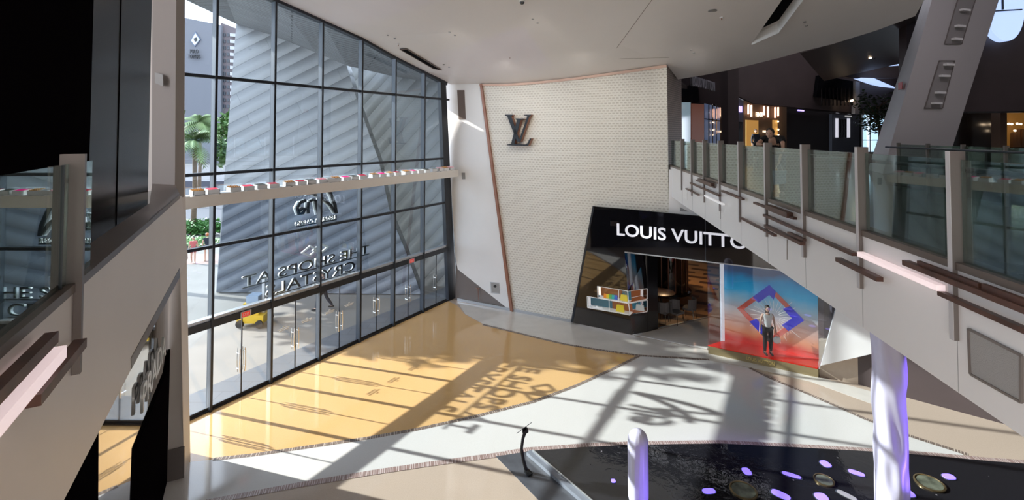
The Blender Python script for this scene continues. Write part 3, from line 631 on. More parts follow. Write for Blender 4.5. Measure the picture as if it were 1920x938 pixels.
# recess: angled return wall on the left of the entrance
G1, G2 = P(1184, 628), P(1233, 619); RT = Frame(G1, G2)
c0t, c0m1, c0m2, c0b = LF.q(1171, 473, .16), LF.q(1177, 546, .16), LF.q(1181.5, 591, .16), LF.q(1184, 628, .16)
hz = c0t.z
def rq(px, py): return RT.q(px, py)
def slab(pts, name, m, parent, th=(.0, .05, 0)): return MB().prism(pts, th).build(name, m, parent)
slab([c0t, PY(1214, 478, G2.y), rq(1213.5, 541.5), c0m1], 'return_panel', M['black'], sf, (-.02, .08, 0))
slab([c0m2, rq(1213.5, 585), V((rq(1213.5, 585).x, rq(1213.5, 585).y, 0)), c0b], 'return_panel', M['black'], sf, (-.02, .08, 0))
q = rq(1214, 585); q2 = V((G2.x + .05, G2.y + .1, 0)); J1 = V((q.x, q.y, 0))
MB().prism([J1, q2, q2 + V((0, 0, hz + .4)), J1 + V((0, 0, hz + .4))], (-.1, .25, 0)).build('door_jamb', M['black'], sf)
# display cases in the wrap-round corner
case_defs = [('upper', [(1120, 537), (1160, 543.2), (1160, 565), (1121, 559)], 'lit glass display case with small colourful bags, upper row'),
             ('upperc', [(1160, 543.2), (1177, 546), (1178.5, 568.5), (1160, 565)], 'lit glass display case with a yellow bag, upper corner'),
             ('lower', [(1101, 556), (1142, 563), (1142.5, 584), (1101.5, 577)], 'lit glass display case with white sandals, lower row'),
             ('lowerc', [(1142, 563), (1178.5, 569.5), (1181.5, 591), (1142.5, 584)], 'lit glass display case with a yellow handbag, lower corner')]
caseback = mat('orange_teal_case_back', (.14, .05, .03), .4, emit=(.8, .25, .08), es=.10); casebl = mat('teal_case_back', (.02, .07, .10), .4, emit=(.08, .35, .5), es=.12)
caselit = mat('white_case_frame', (.85, .85, .85), .4, emit=(1, .95, .9), es=.1)
sides = {'upperc': [(1177, 546), (1213.5, 541.5), (1213.5, 561), (1178.5, 568.5)], 'lowerc': [(1178.5, 569.5), (1213.5, 563), (1213.5, 584.5), (1181.5, 591)]}
def frame_edges(mb, pts, w=.035):
    for i in range(len(pts)): mb.bar(pts[i], pts[(i + 1) % len(pts)], w, w)
for key, pl, lab in case_defs:
    pts = [LF.q(x, y, .16) for x, y in pl]; dc = thing('display_case', pts[3], lab, 'display case', 'display cases at the shop corner'); mb = MB(); frame_edges(mb, pts, .02)
    dep = -LF.n * .38
    if key in sides:
        sp = [RT.q(x, y, .03) for x, y in sides[key]]; frame_edges(mb, sp, .022)
        MB().prism([p - RT.n * .45 for p in sp], RT.n * .01).build('case_back', caseback if key == 'upperc' else casebl, dc)
        MB().prism([sp[3], sp[2], sp[2] - RT.n * .4, sp[3] - RT.n * .4], (0, 0, -.02)).build('case_floor', caseback, dc)
    mb.build('case_frame', caselit, dc)
    MB().prism([p + dep for p in pts], LF.n * -.01).build('case_back', casebl if key in ('lower', 'upperc') else caseback, dc)
    MB().prism([pts[3], pts[2], pts[2] + dep, pts[3] + dep], (0, 0, -.02)).build('case_floor', caselit, dc)
    MB().prism([p + LF.n * .0 for p in pts], LF.n * .008).build('case_glass', M['shopglass'], dc)
def bag(loc, w, h, m, label, hm='copper', d=.10, handle=True):
    e = thing('handbag', loc, label, 'bag'); w2 = w / 2
    MB().hexa([(-w2, -d / 2, 0), (w2, -d / 2, 0), (w2, d / 2, 0), (-w2, d / 2, 0)], [(-w2 * .8, -d / 3, h), (w2 * .8, -d / 3, h), (w2 * .8, d / 3, h), (-w2 * .8, d / 3, h)]).build('bag_body', m, None).parent = e
    if handle: MB().tube([(w2 * .55 * math.cos(math.pi * i / 8), 0, h + h * .55 * math.sin(math.pi * i / 8)) for i in range(9)], .010, 6).build('bag_handle', M[hm], None).parent = e
    e.rotation_euler = (0, 0, math.atan2(LF.d.y, LF.d.x)); return e
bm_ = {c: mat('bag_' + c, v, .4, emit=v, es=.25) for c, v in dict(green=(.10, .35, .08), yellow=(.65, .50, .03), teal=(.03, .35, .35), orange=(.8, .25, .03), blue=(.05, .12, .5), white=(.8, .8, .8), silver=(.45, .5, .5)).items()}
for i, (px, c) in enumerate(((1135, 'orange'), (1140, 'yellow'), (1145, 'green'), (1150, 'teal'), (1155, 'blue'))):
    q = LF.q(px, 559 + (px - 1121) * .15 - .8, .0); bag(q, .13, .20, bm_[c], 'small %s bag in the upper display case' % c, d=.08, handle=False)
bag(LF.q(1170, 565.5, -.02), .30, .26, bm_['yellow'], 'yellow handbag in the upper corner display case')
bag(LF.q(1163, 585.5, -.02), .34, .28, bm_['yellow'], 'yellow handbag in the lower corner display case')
bag(RT.q(1200, 585, -.2), .36, .28, bm_['silver'], 'pale teal bag in the side of the lower corner display case')
for i, px in enumerate((1117, 1125)):
    q = LF.q(px, 577 + (px - 1101) * .17 - 1, .0); e = thing('sandal', q, 'white sandal in the lower display case, ' + ('tilted on its side' if i == 0 else 'with the heel up'), 'shoe', 'white sandals')
    MB().tube([(-.14, 0, .12 if i else .05), (-.05, 0, .05), (.06, 0, .03), (.14, 0, .03)], [.03, .028, .035, .02], 8).build('sole', bm_['white'], None).parent = e
    MB().tube([(.05, -.05, .04), (.06, 0, .10), (.05, .05, .04)], .012, 6).build('strap', bm_['white'], None).parent = e
# threshold, interior
T1, T2 = P(1233, 616), P(1332, 594)
MB().prism([P(1184, 628), P(1233, 619), P(1332, 596), P(1330, 656)], (0, 0, .008)).build('floor_entrance', M['greyfl'], kind='structure')
MB().bar(T1 + V((0, 0, .012)), T2 + V((0, 0, .012)), .08, .02).build('trim_threshold', M['alu'], kind='structure')
MB().prism([T1, T2, T2 + V((9, 17, 0)), T1 + V((0, 17, 0))], (0, 0, .006)).build('floor_store', M['storefloor'], kind='structure')
MB().bar(P(1184, 628) + V((.1, 0, .02)), P(1327, 656) + V((0, .05, .02)), .12, .03).build('trim_entrance_step', M['whitefl'], kind='structure')
a = T1 + V((-1, 16, 0)); b = T2 + V((8, 15, 0))
MB().prism([a, b, b + V((0, 0, 4.6)), a + V((0, 0, 4.6))], (0, .2, 0)).build('wall_store_back', M['storewall'], kind='structure')
MB().prism([T1 + V((0, .3, 0)), T1 + V((-.6, 16, 0)), T1 + V((-.6, 16, 4.6)), T1 + V((0, .3, 4.6))], (-.2, 0, 0)).build('wall_store_left', M['darkstore'], kind='structure')
MB().prism([T2 + V((.4, 0, 0)), T2 + V((8, 15, 0)), T2 + V((8, 15, 4.6)), T2 + V((.4, 0, 4.6))], (.2, 0, 0)).build('wall_store_right', M['storewall'], kind='structure')
zz = 4.3
MB().prism([V((4, 19.3, zz)), V((8.2, 17.4, zz)), V((20, 24, zz)), V((16, 32, zz)), V((2, 32, zz))], (0, 0, .2)).build('ceiling_store', M['darkstore'], kind='structure')
pl = bpy.data.lights.new('store_lamp', 'SPOT'); pl.spot_size = math.radians(125); pl.spot_blend = .6; pl.energy = 300; pl.color = (1, .66, .36); pl.shadow_soft_size = .3
po = bpy.data.objects.new('store_lamp', pl); COL.objects.link(po); po.location = (8.2, 25.0, 4.2)
ct = thing('round_counter', PY(1256, 560, 24.5).xy.to_3d(), 'dark round glazed counter inside the shop entrance', 'counter')
cx_, cy_ = ct.location.x, ct.location.y
MB().lathe((cx_, cy_, 0), [(1.05, 0), (1.05, .12), (.85, .14), (.85, 2.3), (.95, 2.32), (.95, 2.4)], 32).build('counter_drum', M['black'], ct)
m = MB()
for k in range(16):
    t = k * math.pi / 8; m.box(cx_ + .87 * math.cos(t) - .02, cy_ + .87 * math.sin(t) - .02, .15, cx_ + .87 * math.cos(t) + .02, cy_ + .87 * math.sin(t) + .02, 2.3)
m.build('mullions', M['copper'], ct)
MB().tube([(cx_ + 1.0, cy_ - .4, 1.8), (cx_ + 1.1, cy_ - .5, 2.9)], .03).build('strip_light', M['warmlamp'], ct)
def chair(loc, rz_, label):
    e = thing('shop_chair', loc, label, 'chair', 'chairs inside the shop entrance')
    s = MB().box(-.24, -.24, .42, .24, .24, .50).build('seat', M['chairfab'], None); s.parent = e
    b = MB()
    for i in range(8):
        t0, t1 = math.pi * (i / 8), math.pi * ((i + 1) / 8); r0, r1 = .24, .28
        b.hexa([(r * math.cos(t), .0 + r * math.sin(t), .44) for r, t in ((r0, t0), (r1, t0), (r1, t1), (r0, t1))], [(r * math.cos(t), .03 + r * math.sin(t), .90) for r, t in ((r0, t0), (r1, t0), (r1, t1), (r0, t1))])
    b.build('backrest', M['chairfab'], None).parent = e
    for sx in (-1, 1):
        for sy in (-1, 1): MB().tube([(sx * .19, sy * .19, .43), (sx * .23, sy * .23, 0)], [.016, .011], 6).build('leg', M['black'], None).parent = e
    e.rotation_euler = (0, 0, rz_); return e
chair(P(1293, 598, 0), -2.2, 'grey upholstered chair facing the table, nearer the entrance glass')
chair(P(1268, 606, 0), .6, 'grey stool-like chair with its seat towards the threshold')
chair(P(1243, 604, 0), 2.4, 'grey chair partly behind the black door jamb')
tb = thing('shop_table', P(1240, 578, 0), 'long dark wooden table among chairs inside the shop', 'table'); x, y = tb.location.xy
MB().lathe((x, y, .70), [(.60, 0), (.62, .02), (.62, .04), (.60, .05)], 28).build('table_top', M['table'], tb); MB().lathe((x, y, 0), [(.25, 0), (.25, .03), (.05, .06), (.05, .70)], 16).build('pedestal', M['black'], tb)
# display window on the right
dw = thing('display_window', LF.q(1440, 680), 'large glazed display window with a sunset backdrop and a mannequin', 'display window')
Bb0, Bb1 = P(1361, 634, .30), P(1542, 673, .30); BF_ = Frame(Bb0, Bb1)
g0, g1 = LF.q(1328, 650, .1), LF.q(1534, 692, .1); g0.z = g1.z = 0
Sb = V((P(1354, 638, .30).x, P(1354, 638, .30).y, 0))
MB().prism([g0, g1, V((Bb1.x + .1, Bb1.y, 0)), V((Bb0.x, Bb0.y, 0)), Sb], (0, 0, .26)).build('platform', mat('brass_plinth', (.30, .24, .13), .3, metal=.4), dw)
MB().prism([p + V((0, 0, .262)) for p in (g0 + V((0, .05, 0)), g1 + V((0, .05, 0)), V((Bb1.x + .1, Bb1.y, 0)), V((Bb0.x, Bb0.y, 0)), Sb)], (0, 0, .012)).build('platform_top', M['redfloor'], dw)
zt = LF.hit(1464, 508, .1)[1]
MB().fpoly(BF_, [(-.1, .27), (BF_.L + .15, .27), (BF_.L + 1.0, 4.4), (-.1, 4.4)], -.05, 0).build('backdrop', M['backdrop'], dw, F=BF_)
MB().fpx(LF, [(1329, 648), (1534, 690), (1572, 575), (1640, 528), (1464, 507), (1331, 491)], .09, .105).build('front_glass', M['shopglass'], dw)
MB().prism([g0 + V((0, 0, .26)), Sb + V((0, 0, .26)), Sb + V((0, 0, zt + .35)), g0 + V((0, 0, zt + .2))], (.01, .01, 0)).build('side_glass', M['shopglass'], dw)
MB().box(Sb.x - .02, Sb.y - .02, 0, Sb.x + .09, Sb.y + .10, zt + .4).build('white_post', M['lettw'], dw)
MB().prism([LF.q(1573, 575, .1), LF.q(1535, 692, .1), LF.q(1537, 692, .1), LF.q(1576, 577, .1)], -LF.n * .5).build('slanted_side', M['alu'], dw)
s0, s1 = LA(1400, 680, .1)[0], LA(1452, 690, .1)[0]
text_mesh('plinth_lettering', 'LOUIS VUITTON', mat('brass_lettering', (.7, .55, .2), .3, metal=.5), LF.pt(s0, .08, .105), LF.d, (0, 0, 1), s1 - s0, .12, .01, dw)
# diamond light sculpture
dm = thing('diamond_sculpture', BF_.q(1444, 590, .12), 'large open diamond of cobalt and red panels on the backdrop', 'sculpture')
dc_ = BF_.hit(1443, 589, .1)
def dq(u, v): return (dc_[0] + u * 1.06, dc_[1] + v * 1.04)
segs = [((0, 1), (-.5, .5), 'blueglass'), ((-.5, .5), (-1, 0), 'redglass'), ((-1, 0), (-.62, -.38), 'redglass'), ((-.62, -.38), (-.25, -.75), 'blueglass'), ((-.25, -.75), (0, -1), 'blackfab'), ((0, -1), (.4, -.6), 'redglass'), ((.4, -.6), (.55, -.45), 'redglass'),
        ((.55, -.45), (1, 0), 'blueglass'), ((1, 0), (.6, .4), 'blueglass'), ((.6, .4), (.2, .8), 'redglass'), ((.2, .8), (0, 1), 'blueglass')]
for i, (a, b, mm) in enumerate(segs):
    k = .66 if mm == 'blueglass' else .80
    MB().fpoly(BF_, [dq(*a), dq(*b), dq(b[0] * k, b[1] * k), dq(a[0] * k, a[1] * k)], .08, .14).build('panel', M[mm], dm)
m = MB()
for i in range(26):
    t = i * 2 * math.pi / 26 + .1; r0, r1 = .18, random.uniform(.5, .95); a, b = dq(.12 + r0 * math.cos(t), -.05 + r0 * math.sin(t)), dq(.12 + r1 * math.cos(t), -.05 + r1 * math.sin(t))
    m.bar(BF_.pt(a[0], a[1], .12), BF_.pt(b[0], b[1], .12), .009)
m.build('light_rays', mat('white_ray', (.8, .75, .7), .4, emit=(1, .9, .85), es=.05), dm)
def heldbag(e, j, nd, k):
    shoes('blackfab')(e, j, nd, k)
    c = nd['lp'][0] + V((.0, -.06, -.24)); MB().ball(c, .13, .05, .13, 12, 8).build('white_round_bag', M['whitefab'], None).parent = e
    MB().tube([c + V((.08 * math.cos(math.pi * i / 6), 0, .11 + .10 * math.sin(math.pi * i / 6))) for i in range(7)], .008, 6).build('bag_strap', M['blackfab'], None).parent = e
mq = P(1440, 664, .28)
person('mannequin', V((mq.x, mq.y, .275)), -.12, 'mannequin in white top and black trousers before the sunset backdrop', dict(la=(.10, .02, .09), ra=(-.10, .02, .09), lw=(.26, -.02, .86), rw=(-.27, -.02, .86)),
       [('trousers', LEGS, 'blackfab', .018), ('white_top', TANK, 'whitefab', .010)], 'hair', H=1.70, cat='mannequin', longhair=True, extra=heldbag)
# wall right of the window
MB().fpx(LF, [(1567, 580), (1539, 686), (1630, 665), (1700, 650), (1700, 520), (1600, 520)], -.05, .12).build('wall_right_panel', M['white'], kind='structure')
MB().fpx(LF, [(1536, 690), (1533, 706), (1632, 734), (1750, 765), (1750, 600), (1536, 640)], -.3, -.06).build('wall_right_stone', M['sandstone'], kind='structure')

# ------------------------------------------------------------ bridge on the right
Z0, Z1, ZD = 5.58, 6.78, 6.60
sN = RF.hit(1920, 539)[0] + 9; sF = RF.hit(1256, 311)[0]
RFt = .0
fb = MB().fpoly(RF, [(sF - .4, Z0), (sN, Z0), (sN, Z1 - .05), (sF - .4, Z1 - .05)], -.25, 0); fb.build('wall_bridge_fascia', M['fascia'], kind='structure', F=RF)
MB().fbox(RF, sF, sN, Z1 - .05, Z1 + .02, -.22, .02).build('trim_bridge_sill', M['sill'], kind='structure')
far, near = RF.pt(sF, 0), RF.pt(sN, 0)
inn = V((1, -.14, 0)).normalized()
MB().prism([RF.pt(sF, Z0 + .05, -.2), RF.pt(sN, Z0 + .05, -.2), RF.pt(sN, Z0 + .05, -.2) + inn * 4.8, RF.pt(sF, Z0 + .05, -.2) + inn * 4.8], (0, 0, ZD - Z0 - .05)).build('floor_bridge', M['greyupper'], kind='structure')
MB().prism([V((6.15, 18.6, 5.7)), V((11.2, 12.5, 5.7)), V((17, 11.5, 5.7)), V((45, 8, 5.7)), V((45, 42, 5.7)), V((9, 42, 5.7))], (0, 0, ZD - 5.7 - .004)).build('floor_upper', M['darkfloor'], kind='structure')
MB().fpx(MF, [(1254, 318), (1312, 322), (1312, 406), (1254, 400)], .01, .12).build('wall_bridge_end', M['white'], kind='structure')
bal = thing('glass_balustrade', RF.pt(0, Z1), 'long glass balustrade with grey posts and wooden bars along the bridge', 'balustrade')
fs = []
for px, py in ((1279, 318), (1297, 324), (1322, 332), (1353, 343.5), (1391, 356.5), (1443, 374), (1512, 397.5), (1616, 433.5), (1792, 494)):
    fs.append(RF.hit(px, py)[0])
stp = (fs[-1] - fs[0]) / 8; fs = [fs[0] + stp * i for i in range(9)] + [fs[-1] + stp, fs[-1] + 2 * stp]
for s in fs:
    f = MB().fbox(RF, s - .024, s + .024, 6.07, Z1, .002, .045).fpoly(RF, [(s - .024, Z1), (s + .024, Z1), (s + .024, 7.84), (s - .024, 7.84)], -.085, .045).build('post', M['fin'], bal)
    MB().fbox(RF, s - .026, s + .026, 6.07, 7.84, .045, .051).build('post_edge', M['edge'], f)
    MB().tube([RF.pt(s + .03, 7.66, -.08), RF.pt(s + .03, 7.66, -.17)], .015, 8).build('rail_bracket', M['dkframe'], bal)
    MB().fbox(RF, s - .004, s + .0, Z0 + .01, Z1 - .05, .0, .003).build('fascia_joint', M['grey'], bal)
fs2 = [sF + .1] + fs
for a, b in zip(fs2, fs2[1:]): MB().fbox(RF, a + .035, b - .035, Z1, 7.76, -.055, -.04).build('glass_panel', M['railglass'], bal)
MB().tube([RF.pt(fs[0], 7.66, -.17), RF.pt(fs[-1], 7.66, -.17)], .022, 10).build('handrail', M['grframe'], bal)
def rbar(F, a, b, th, mt, nm, hh=.055, t0=.052, tw=.075):
    (s0, z0), (s1, z1) = F.hit(*a, t0 + tw), F.hit(*b, t0 + tw); z = (z0 + z1) / 2
    s0, s1 = min(s0, s1), max(s0, s1)
    return MB().fbox(F, s0, s1, z - hh, z, t0, t0 + tw).build(nm, M[mt], bal if F is RF else lbal)
for a, b, hh, mt, tw in (((1304, 337), (1338, 350), .05, 'wood', .07), ((1308, 335), (1333, 343), .09, 'wood', .12), ((1293, 343), (1347, 364), .06, 'wood', .08), ((1285, 354), (1308, 363), .05, 'wood', .08), ((1320, 366), (1354, 381), .06, 'whitebar', .08),
                     ((1352, 357), (1391, 371), .06, 'wood', .08), ((1412, 379), (1487, 407), .05, 'wood', .08), ((1435, 385), (1475, 397), .12, 'wood', .13), ((1386, 408), (1450, 438), .05, 'wood', .08), ((1430, 402), (1597, 473), .055, 'wood', .09),
                     ((1432, 422), (1500, 452), .07, 'wood', .10), ((1476, 435), (1505, 447), .05, 'wood', .07), ((1566, 485), (1643, 517), .07, 'wood', .10), ((1607, 474), (1756, 532), .075, 'pinkbar', .10), ((1691, 488), (1960, 592), .07, 'wood', .10),
                     ((1719, 490), (1834, 530), .10, 'wood', .05), ((1840, 532), (1980, 583), .10, 'wood', .05), ((1757, 547), (1980, 640), .06, 'wood', .08)):
    rbar(RF, a, b, 0, mt, 'lit_bar' if 'bar' in mt else 'wooden_bar', hh * .75, .052, tw * .75)
for a, b in (((1476, 449), (1476, 487)), ((1351, 383), (1351, 411))):
    MB().tube([RF.q(*a, .06), RF.q(*b, .06)], .008, 6).build('drop_rod', M['fin'], bal)
ap = MB().fpx(RF, [(1816, 617), (1915, 667), (1915, 755), (1820, 702)], .0, .015)
ac = tag(ap.build('access_panel', M['panelgrey']), 'square grey textured access panel on the bridge fascia', 'access panel')
mb = MB(); frame_edges(mb, [RF.q(x, y, .015) for x, y in ((1816, 617), (1915, 667), (1915, 755), (1820, 702))], .02); mb.build('panel_frame', M['fin'], ac)
tag(MB().fpx(RF, [(1281, 349), (1288, 352), (1288, 375), (1281, 370)], 0, .012).build('wall_speaker', M['white']), 'small white plate under the bridge railing next to the cream wall', 'wall plate')
tag(MB().fpx(MF, [(1275, 389), (1292, 397), (1275, 396)], .12, .13).build('vent_grille', M['grey']), 'small dark grille at the bridge end above the shop sign', 'vent')
# far balustrade of the bridge
fr = thing('rear_balustrade', RF.pt(3, ZD, -.2) + inn * 4.8, 'glass balustrade with a steel handrail on the far side of the bridge', 'balustrade')
o_ = RF.o - RF.n * .2 + inn * 4.5; FR = Frame(o_, o_ + RF.d)
s0, s1 = FR.hit(1686, 285)[0], FR.hit(1990, 300)[0]
MB().tube([FR.pt(s0 - .4, 7.66, .08), FR.pt(s1, 7.66, .08)], .024, 10).build('handrail', M['grframe'], fr)
n_ = 4
for i in range(n_ + 1):
    s = s0 + (s1 - s0) * i / n_; MB().fbox(FR, s - .02, s + .02, ZD, 7.78, -.03, .05).build('post', M['fin'], fr)
    if i < n_: MB().fbox(FR, s + .03, s + (s1 - s0) / n_ - .03, ZD, 7.74, -.007, .007).build('glass_panel', M['railglass'], fr)

# ------------------------------------------------------------ left parapet, column, storefront
sA, sB = LL.hit(-60, 700)[0] - 3, LL.hit(335, 369)[0]
zL0 = LL.hit(120, 938)[1]
MB().fpoly(LL, [(sA, zL0), (LL.hit(345, 900)[0], zL0), (LL.hit(338, 440)[0] + .15, 6.73), (sA, 6.73)], -.25, 0).build('wall_left_fascia', M['fascial'], kind='structure', F=LL)
MB().fbox(LL, sA, sB + .1, 6.73, 6.80, -.30, .015).build('trim_left_sill', M['sill'], kind='structure')
MB().fpx(LL, [(246, 672), (337, 503), (337, 520), (247, 692)], .0, .006).build('trim_fascia_groove', M['sill'], kind='structure')
lbal = thing('glass_balustrade', LL.pt(0, 6.8), 'short glass balustrade with one broad grey post on the parapet by the dark wall', 'balustrade')
sp = LL.hit(137, 600)[0]
f = MB().fbox(LL, sp - .024, sp + .024, 6.07, 6.8, .002, .05).fbox(LL, sp - .024, sp + .024, 6.8, 7.84, -.10, .05).build('post', M['fin'], lbal)
MB().fbox(LL, sp - .026, sp + .026, 6.07, 7.84, .05, .056).build('post_edge', M['fin'], f)
se = LL.hit(180, 480)[0]
MB().fbox(LL, sp + .035, se, 6.8, 7.76, -.055, -.04).build('glass_panel', M['railglass'], lbal)
MB().fbox(LL, sp - 1.45, sp - .035, 6.8, 7.76, -.055, -.04).build('glass_panel', M['railglass'], lbal)
MB().fbox(LL, sp - .17, sp - .16, 6.8, 7.76, -.07, -.03).build('glass_joint', M['grframe'], lbal)
MB().fbox(LL, sp - .36, sp - .18, 6.8, 7.76, -.075, -.06).build('inner_post', M['sill'], lbal)
MB().tube([LL.pt(sp - .1, 7.62, -.05), LL.pt(sp - .1, 7.62, -.14)], .02, 8).build('rail_bracket', M['dkframe'], lbal)
for a, b, hh, mt, tw in (((-40, 757), (110, 633), .075, 'wood', .07), ((-60, 838), (125, 661), .085, 'pinkbar', .09), ((78, 730), (163, 641), .07, 'wood', .08)):
    rbar(LL, a, b, 0, mt, 'lit_bar' if 'bar' in mt else 'wooden_bar', hh, .055, tw)
# upper left dark walls
MB().prism([V((-5.78, 6.5, 6.6)), V((-3.6, 1.2, 6.6)), V((-3.6, 1.2, 15)), V((-5.75, 6.5, 15))], (-.3, 0, 0)).build('wall_left_black', M['blackwall'], kind='structure')
TA, TB = P(165, 421, 6.6), P(277, 378, 6.6); TF = Frame(TA, TB)
MB().fpoly(TF, [(-.6, 6.6), (TF.hit(277, 378)[0], 6.6), (TF.hit(285, 0)[0], 15), (-.6, 15)], -.3, 0).build('wall_left_tile', M['tile'], kind='structure', F=TF)
s_ = TF.hit(222, 200)[0]; MB().fbox(TF, s_ - .01, s_ + .01, 6.6, 14.5, 0, .012).build('trim_wall_joint', M['blackwall'], kind='structure')
MB().prism([LL.pt(sA, 6.2, -.2), LL.pt(sB + .2, 6.2, -.2), V((-9.2, 12.2, 6.2)), V((-14, 9, 6.2)), V((-9, 0, 6.2))], (0, 0, .398)).build('floor_left_upper', M['darkfloor'], kind='structure')
# white column
A0, A1, A2 = P(307, 906), P(345, 896), P(357, 861)
def lift(p, px, z):                      # same depth, moved sideways to the pixel column px at height z
    for _ in range(3):
        r = ray(px, YPP - FOC * ((z - 8) / p.y)); q = EYE + r * (p.y / r.y)
    return V((q.x, p.y, z))
A3 = A2 + V((-.9, .1, 0))
zt = 16.
tp = [V((A1.x - .75, A1.y + .4, zt)), lift(A1, 322, zt), lift(A2, 336, zt), lift(A2, 336, zt) + V((-.9, .1, 0))]
MB().hexa([A0, A1, A2, A3], tp).build('column_left', M['whitecol'], kind='structure')
MB().prism([A0 + V((-.01, -.02, 0)), A1 + V((0, -.02, 0)), A1 + V((0, -.02, .72)), A0 + V((-.01, -.02, .72))], (0, .03, 0)).build('baseboard_column', M['tandoor'], kind='structure')
MB().prism([A2 + V((-.4, .3, 0)), W.pt(MS[0] - .4, 0, .3), W.pt(MS[0] - .4, 16, .3), A2 + V((-.6, .3, 16))], (-.3, -.3, 0)).build('wall_left_return', M['whitecol'], kind='structure')
MB().prism([W.pt(MS[0], 0, .2), W.pt(MS[0] - 9, 0, .2), W.pt(MS[0] - 9, 16, .2), W.pt(MS[0], 16, .2)], -W.n * .3).build('wall_left_outer', M['whitecol'], kind='structure')
q0, q1 = PY(288, 200, 11.4), PY(331, 200, 11.1)
MB().prism([V((q0.x, q0.y, 6.5)), V((q1.x, q1.y, 6.5)), V((q1.x - .1, q1.y, 15)), V((q0.x - .15, q0.y, 15))], (0, .3, 0)).build('wall_left_jamb', mat('taupe_jamb_paint', (.30, .265, .245), .5), kind='structure')
MB().prism([LL.pt(LL.hit(277, 395)[0], 6.79, .0), LL.pt(sB + .1, 6.79, 0), V((q1.x, q1.y, 6.79)), V((q0.x, q0.y, 6.79))], (0, 0, .03)).build('trim_jamb_sill', M['sill'], kind='structure')
tag(MB().prism([PY(290, 136, 11.2), PY(305, 140, 11.05), PY(306, 162, 11.05), PY(291, 156, 11.2)], (0, .02, 0)).build('small_plaque', M['panelgrey']), 'small pale plaque high on the recess beside the white column', 'plaque')
# store under the left parapet
S2 = Frame(LL.pt(0, 0, -.40), LL.pt(5, 0, -.40))
st = thing('boutique_storefront', S2.pt(3.5, 0), 'mirror-black boutique front under the parapet with silver PRADA letters', 'shop front')
sEnd = S2.hit(312, 800)[0]
MB().fbox(S2, -4, sEnd, .0, 5.4, -.06, 0).build('mirror_glass', M['blackmir'], st)
MB().fpx(S2, [(100, 1000), (185, 805), (184, 1000)], .0, .04).build('dark_panel', M['blackwall'], st)
MB().fpx(S2, [(320, 650), (313, 697), (258, 838), (252, 1000), (312, 1000)], .0, .04).build('dark_panel', M['blackwall'], st)
s0, s1 = S2.hit(266, 740, .06)[0], S2.hit(309, 670, .06)[0]; z0, z1 = S2.hit(270, 764, .06)[1], S2.hit(270, 716, .06)[1]
text_mesh('letters', 'PRADA', M['lettalu'], S2.pt(s0, z0, .04), S2.d, (0, 0, 1), s1 - s0, z1 - z0, .04, st, bold=.01)

# ------------------------------------------------------------ pool things
def pool_pillar(name, q, r, h, label, twist):
    e = thing(name, q, label, 'light pillar'); mb = MB(); n, rows = 48, 90; b = 0
    for i in range(rows + 1):
        z = h * i / rows
        cap = 1.0
        if h - z < r * 1.2: cap = math.sqrt(max(0, 1 - ((r * 1.2 - (h - z)) / (r * 1.2)) ** 2))
        if z < r * .8: cap = min(cap, .72 + .28 * math.sqrt(max(0, 1 - ((r * .8 - z) / (r * .8)) ** 2)))
        for k in range(n):
            t = 2 * math.pi * k / n
            if twist: w = 1 + .10 * math.sin(3 * t + 1.4 * z + 1.2 * math.sin(2.1 * z)) * math.sin(2 * t - 2.3 * z) + .03 * math.sin(7 * t + 5 * z)
            else: w = 1 + .018 * math.sin(14 * t + .6 * math.sin(3 * z)) + .01 * math.sin(5 * t)
            rr = max(.002, r * cap * w); mb.v.append(V((q.x + rr * math.cos(t), q.y + rr * math.sin(t), q.z + z + .02)))
    for i in range(rows):
        for k in range(n): mb.f.append([i * n + k, i * n + (k + 1) % n, (i + 1) * n + (k + 1) % n, (i + 1) * n + k])
    mb.f.append(list(range(n))[::-1]); mb.f.append([rows * n + k for k in range(n)]); mb.sm = True
    mb.build('frosted_body', M['pillar'], e)
    MB().lathe(q, [(r * .95, 0), (r * .95, .03), (r * .8, .04)], 24).build('black_base', M['black'], e)
    return e
q = P(1197, 944, .01); pool_pillar('light_pillar', V((q.x, q.y, .012)), .215, 1.56, 'short round-topped white pillar glowing violet in the black pool', False)
q = V((.784 * 9.3, 9.3, .012)); pool_pillar('light_pillar', q, .265, 5.0, 'tall twisted white and violet pillar rising behind the bridge', True)
for loc, tgt, en, ang in (((3.45, 9.45, .20), (2.75, 10.2, .55), 34, 75), ((9.0, 8.35, 5.0), (7.35, 9.3, 1.9), 330, 52), ((9.5, 7.6, .10), (7.4, 9.3, 2.3), 420, 32)):
    l = bpy.data.lights.new('violet_lamp', 'SPOT'); l.energy = en; l.color = (.26, .14, 1); l.shadow_soft_size = .03; l.spot_size = math.radians(ang); l.spot_blend = .5
    o = bpy.data.objects.new('violet_lamp', l); COL.objects.link(o); o.location = loc; o.rotation_euler = (V(tgt) - V(loc)).to_track_quat('-Z', 'Y').to_euler()
lights = [(1400, 885, .13, .15, 0, 'squarish violet pool light behind the large round grate'), (1484, 892, .27, .08, -.5, 'narrow violet pool light left of the small round grate'), (1548, 871, .14, .15, .2, 'squarish violet pool light furthest from the camera'),
          (1606, 888, .22, .10, -.6, 'slanted violet pool light next to the tall pillar'), (1464, 929, .26, .13, -.75, 'long violet pool light between the two front grates'), (1540, 933, .18, .15, 0, 'round violet pool light at the picture edge in front of the small grate'),
          (1779, 895, .18, .12, 0, 'lens-shaped violet pool light beyond the right grate'), (1702, 926, .17, .15, 0, 'violet pool light close behind the tall pillar'), (1329, 922, .20, .10, .1, 'oval violet pool light in front of the curb side of the pool'),
          (1150, 903, .07, .07, 0, 'tiny bright violet pool light beside the short pillar'), (1588, 930, .26, .09, -.9, 'unlit grey capsule pool light in front of the tall pillar')]
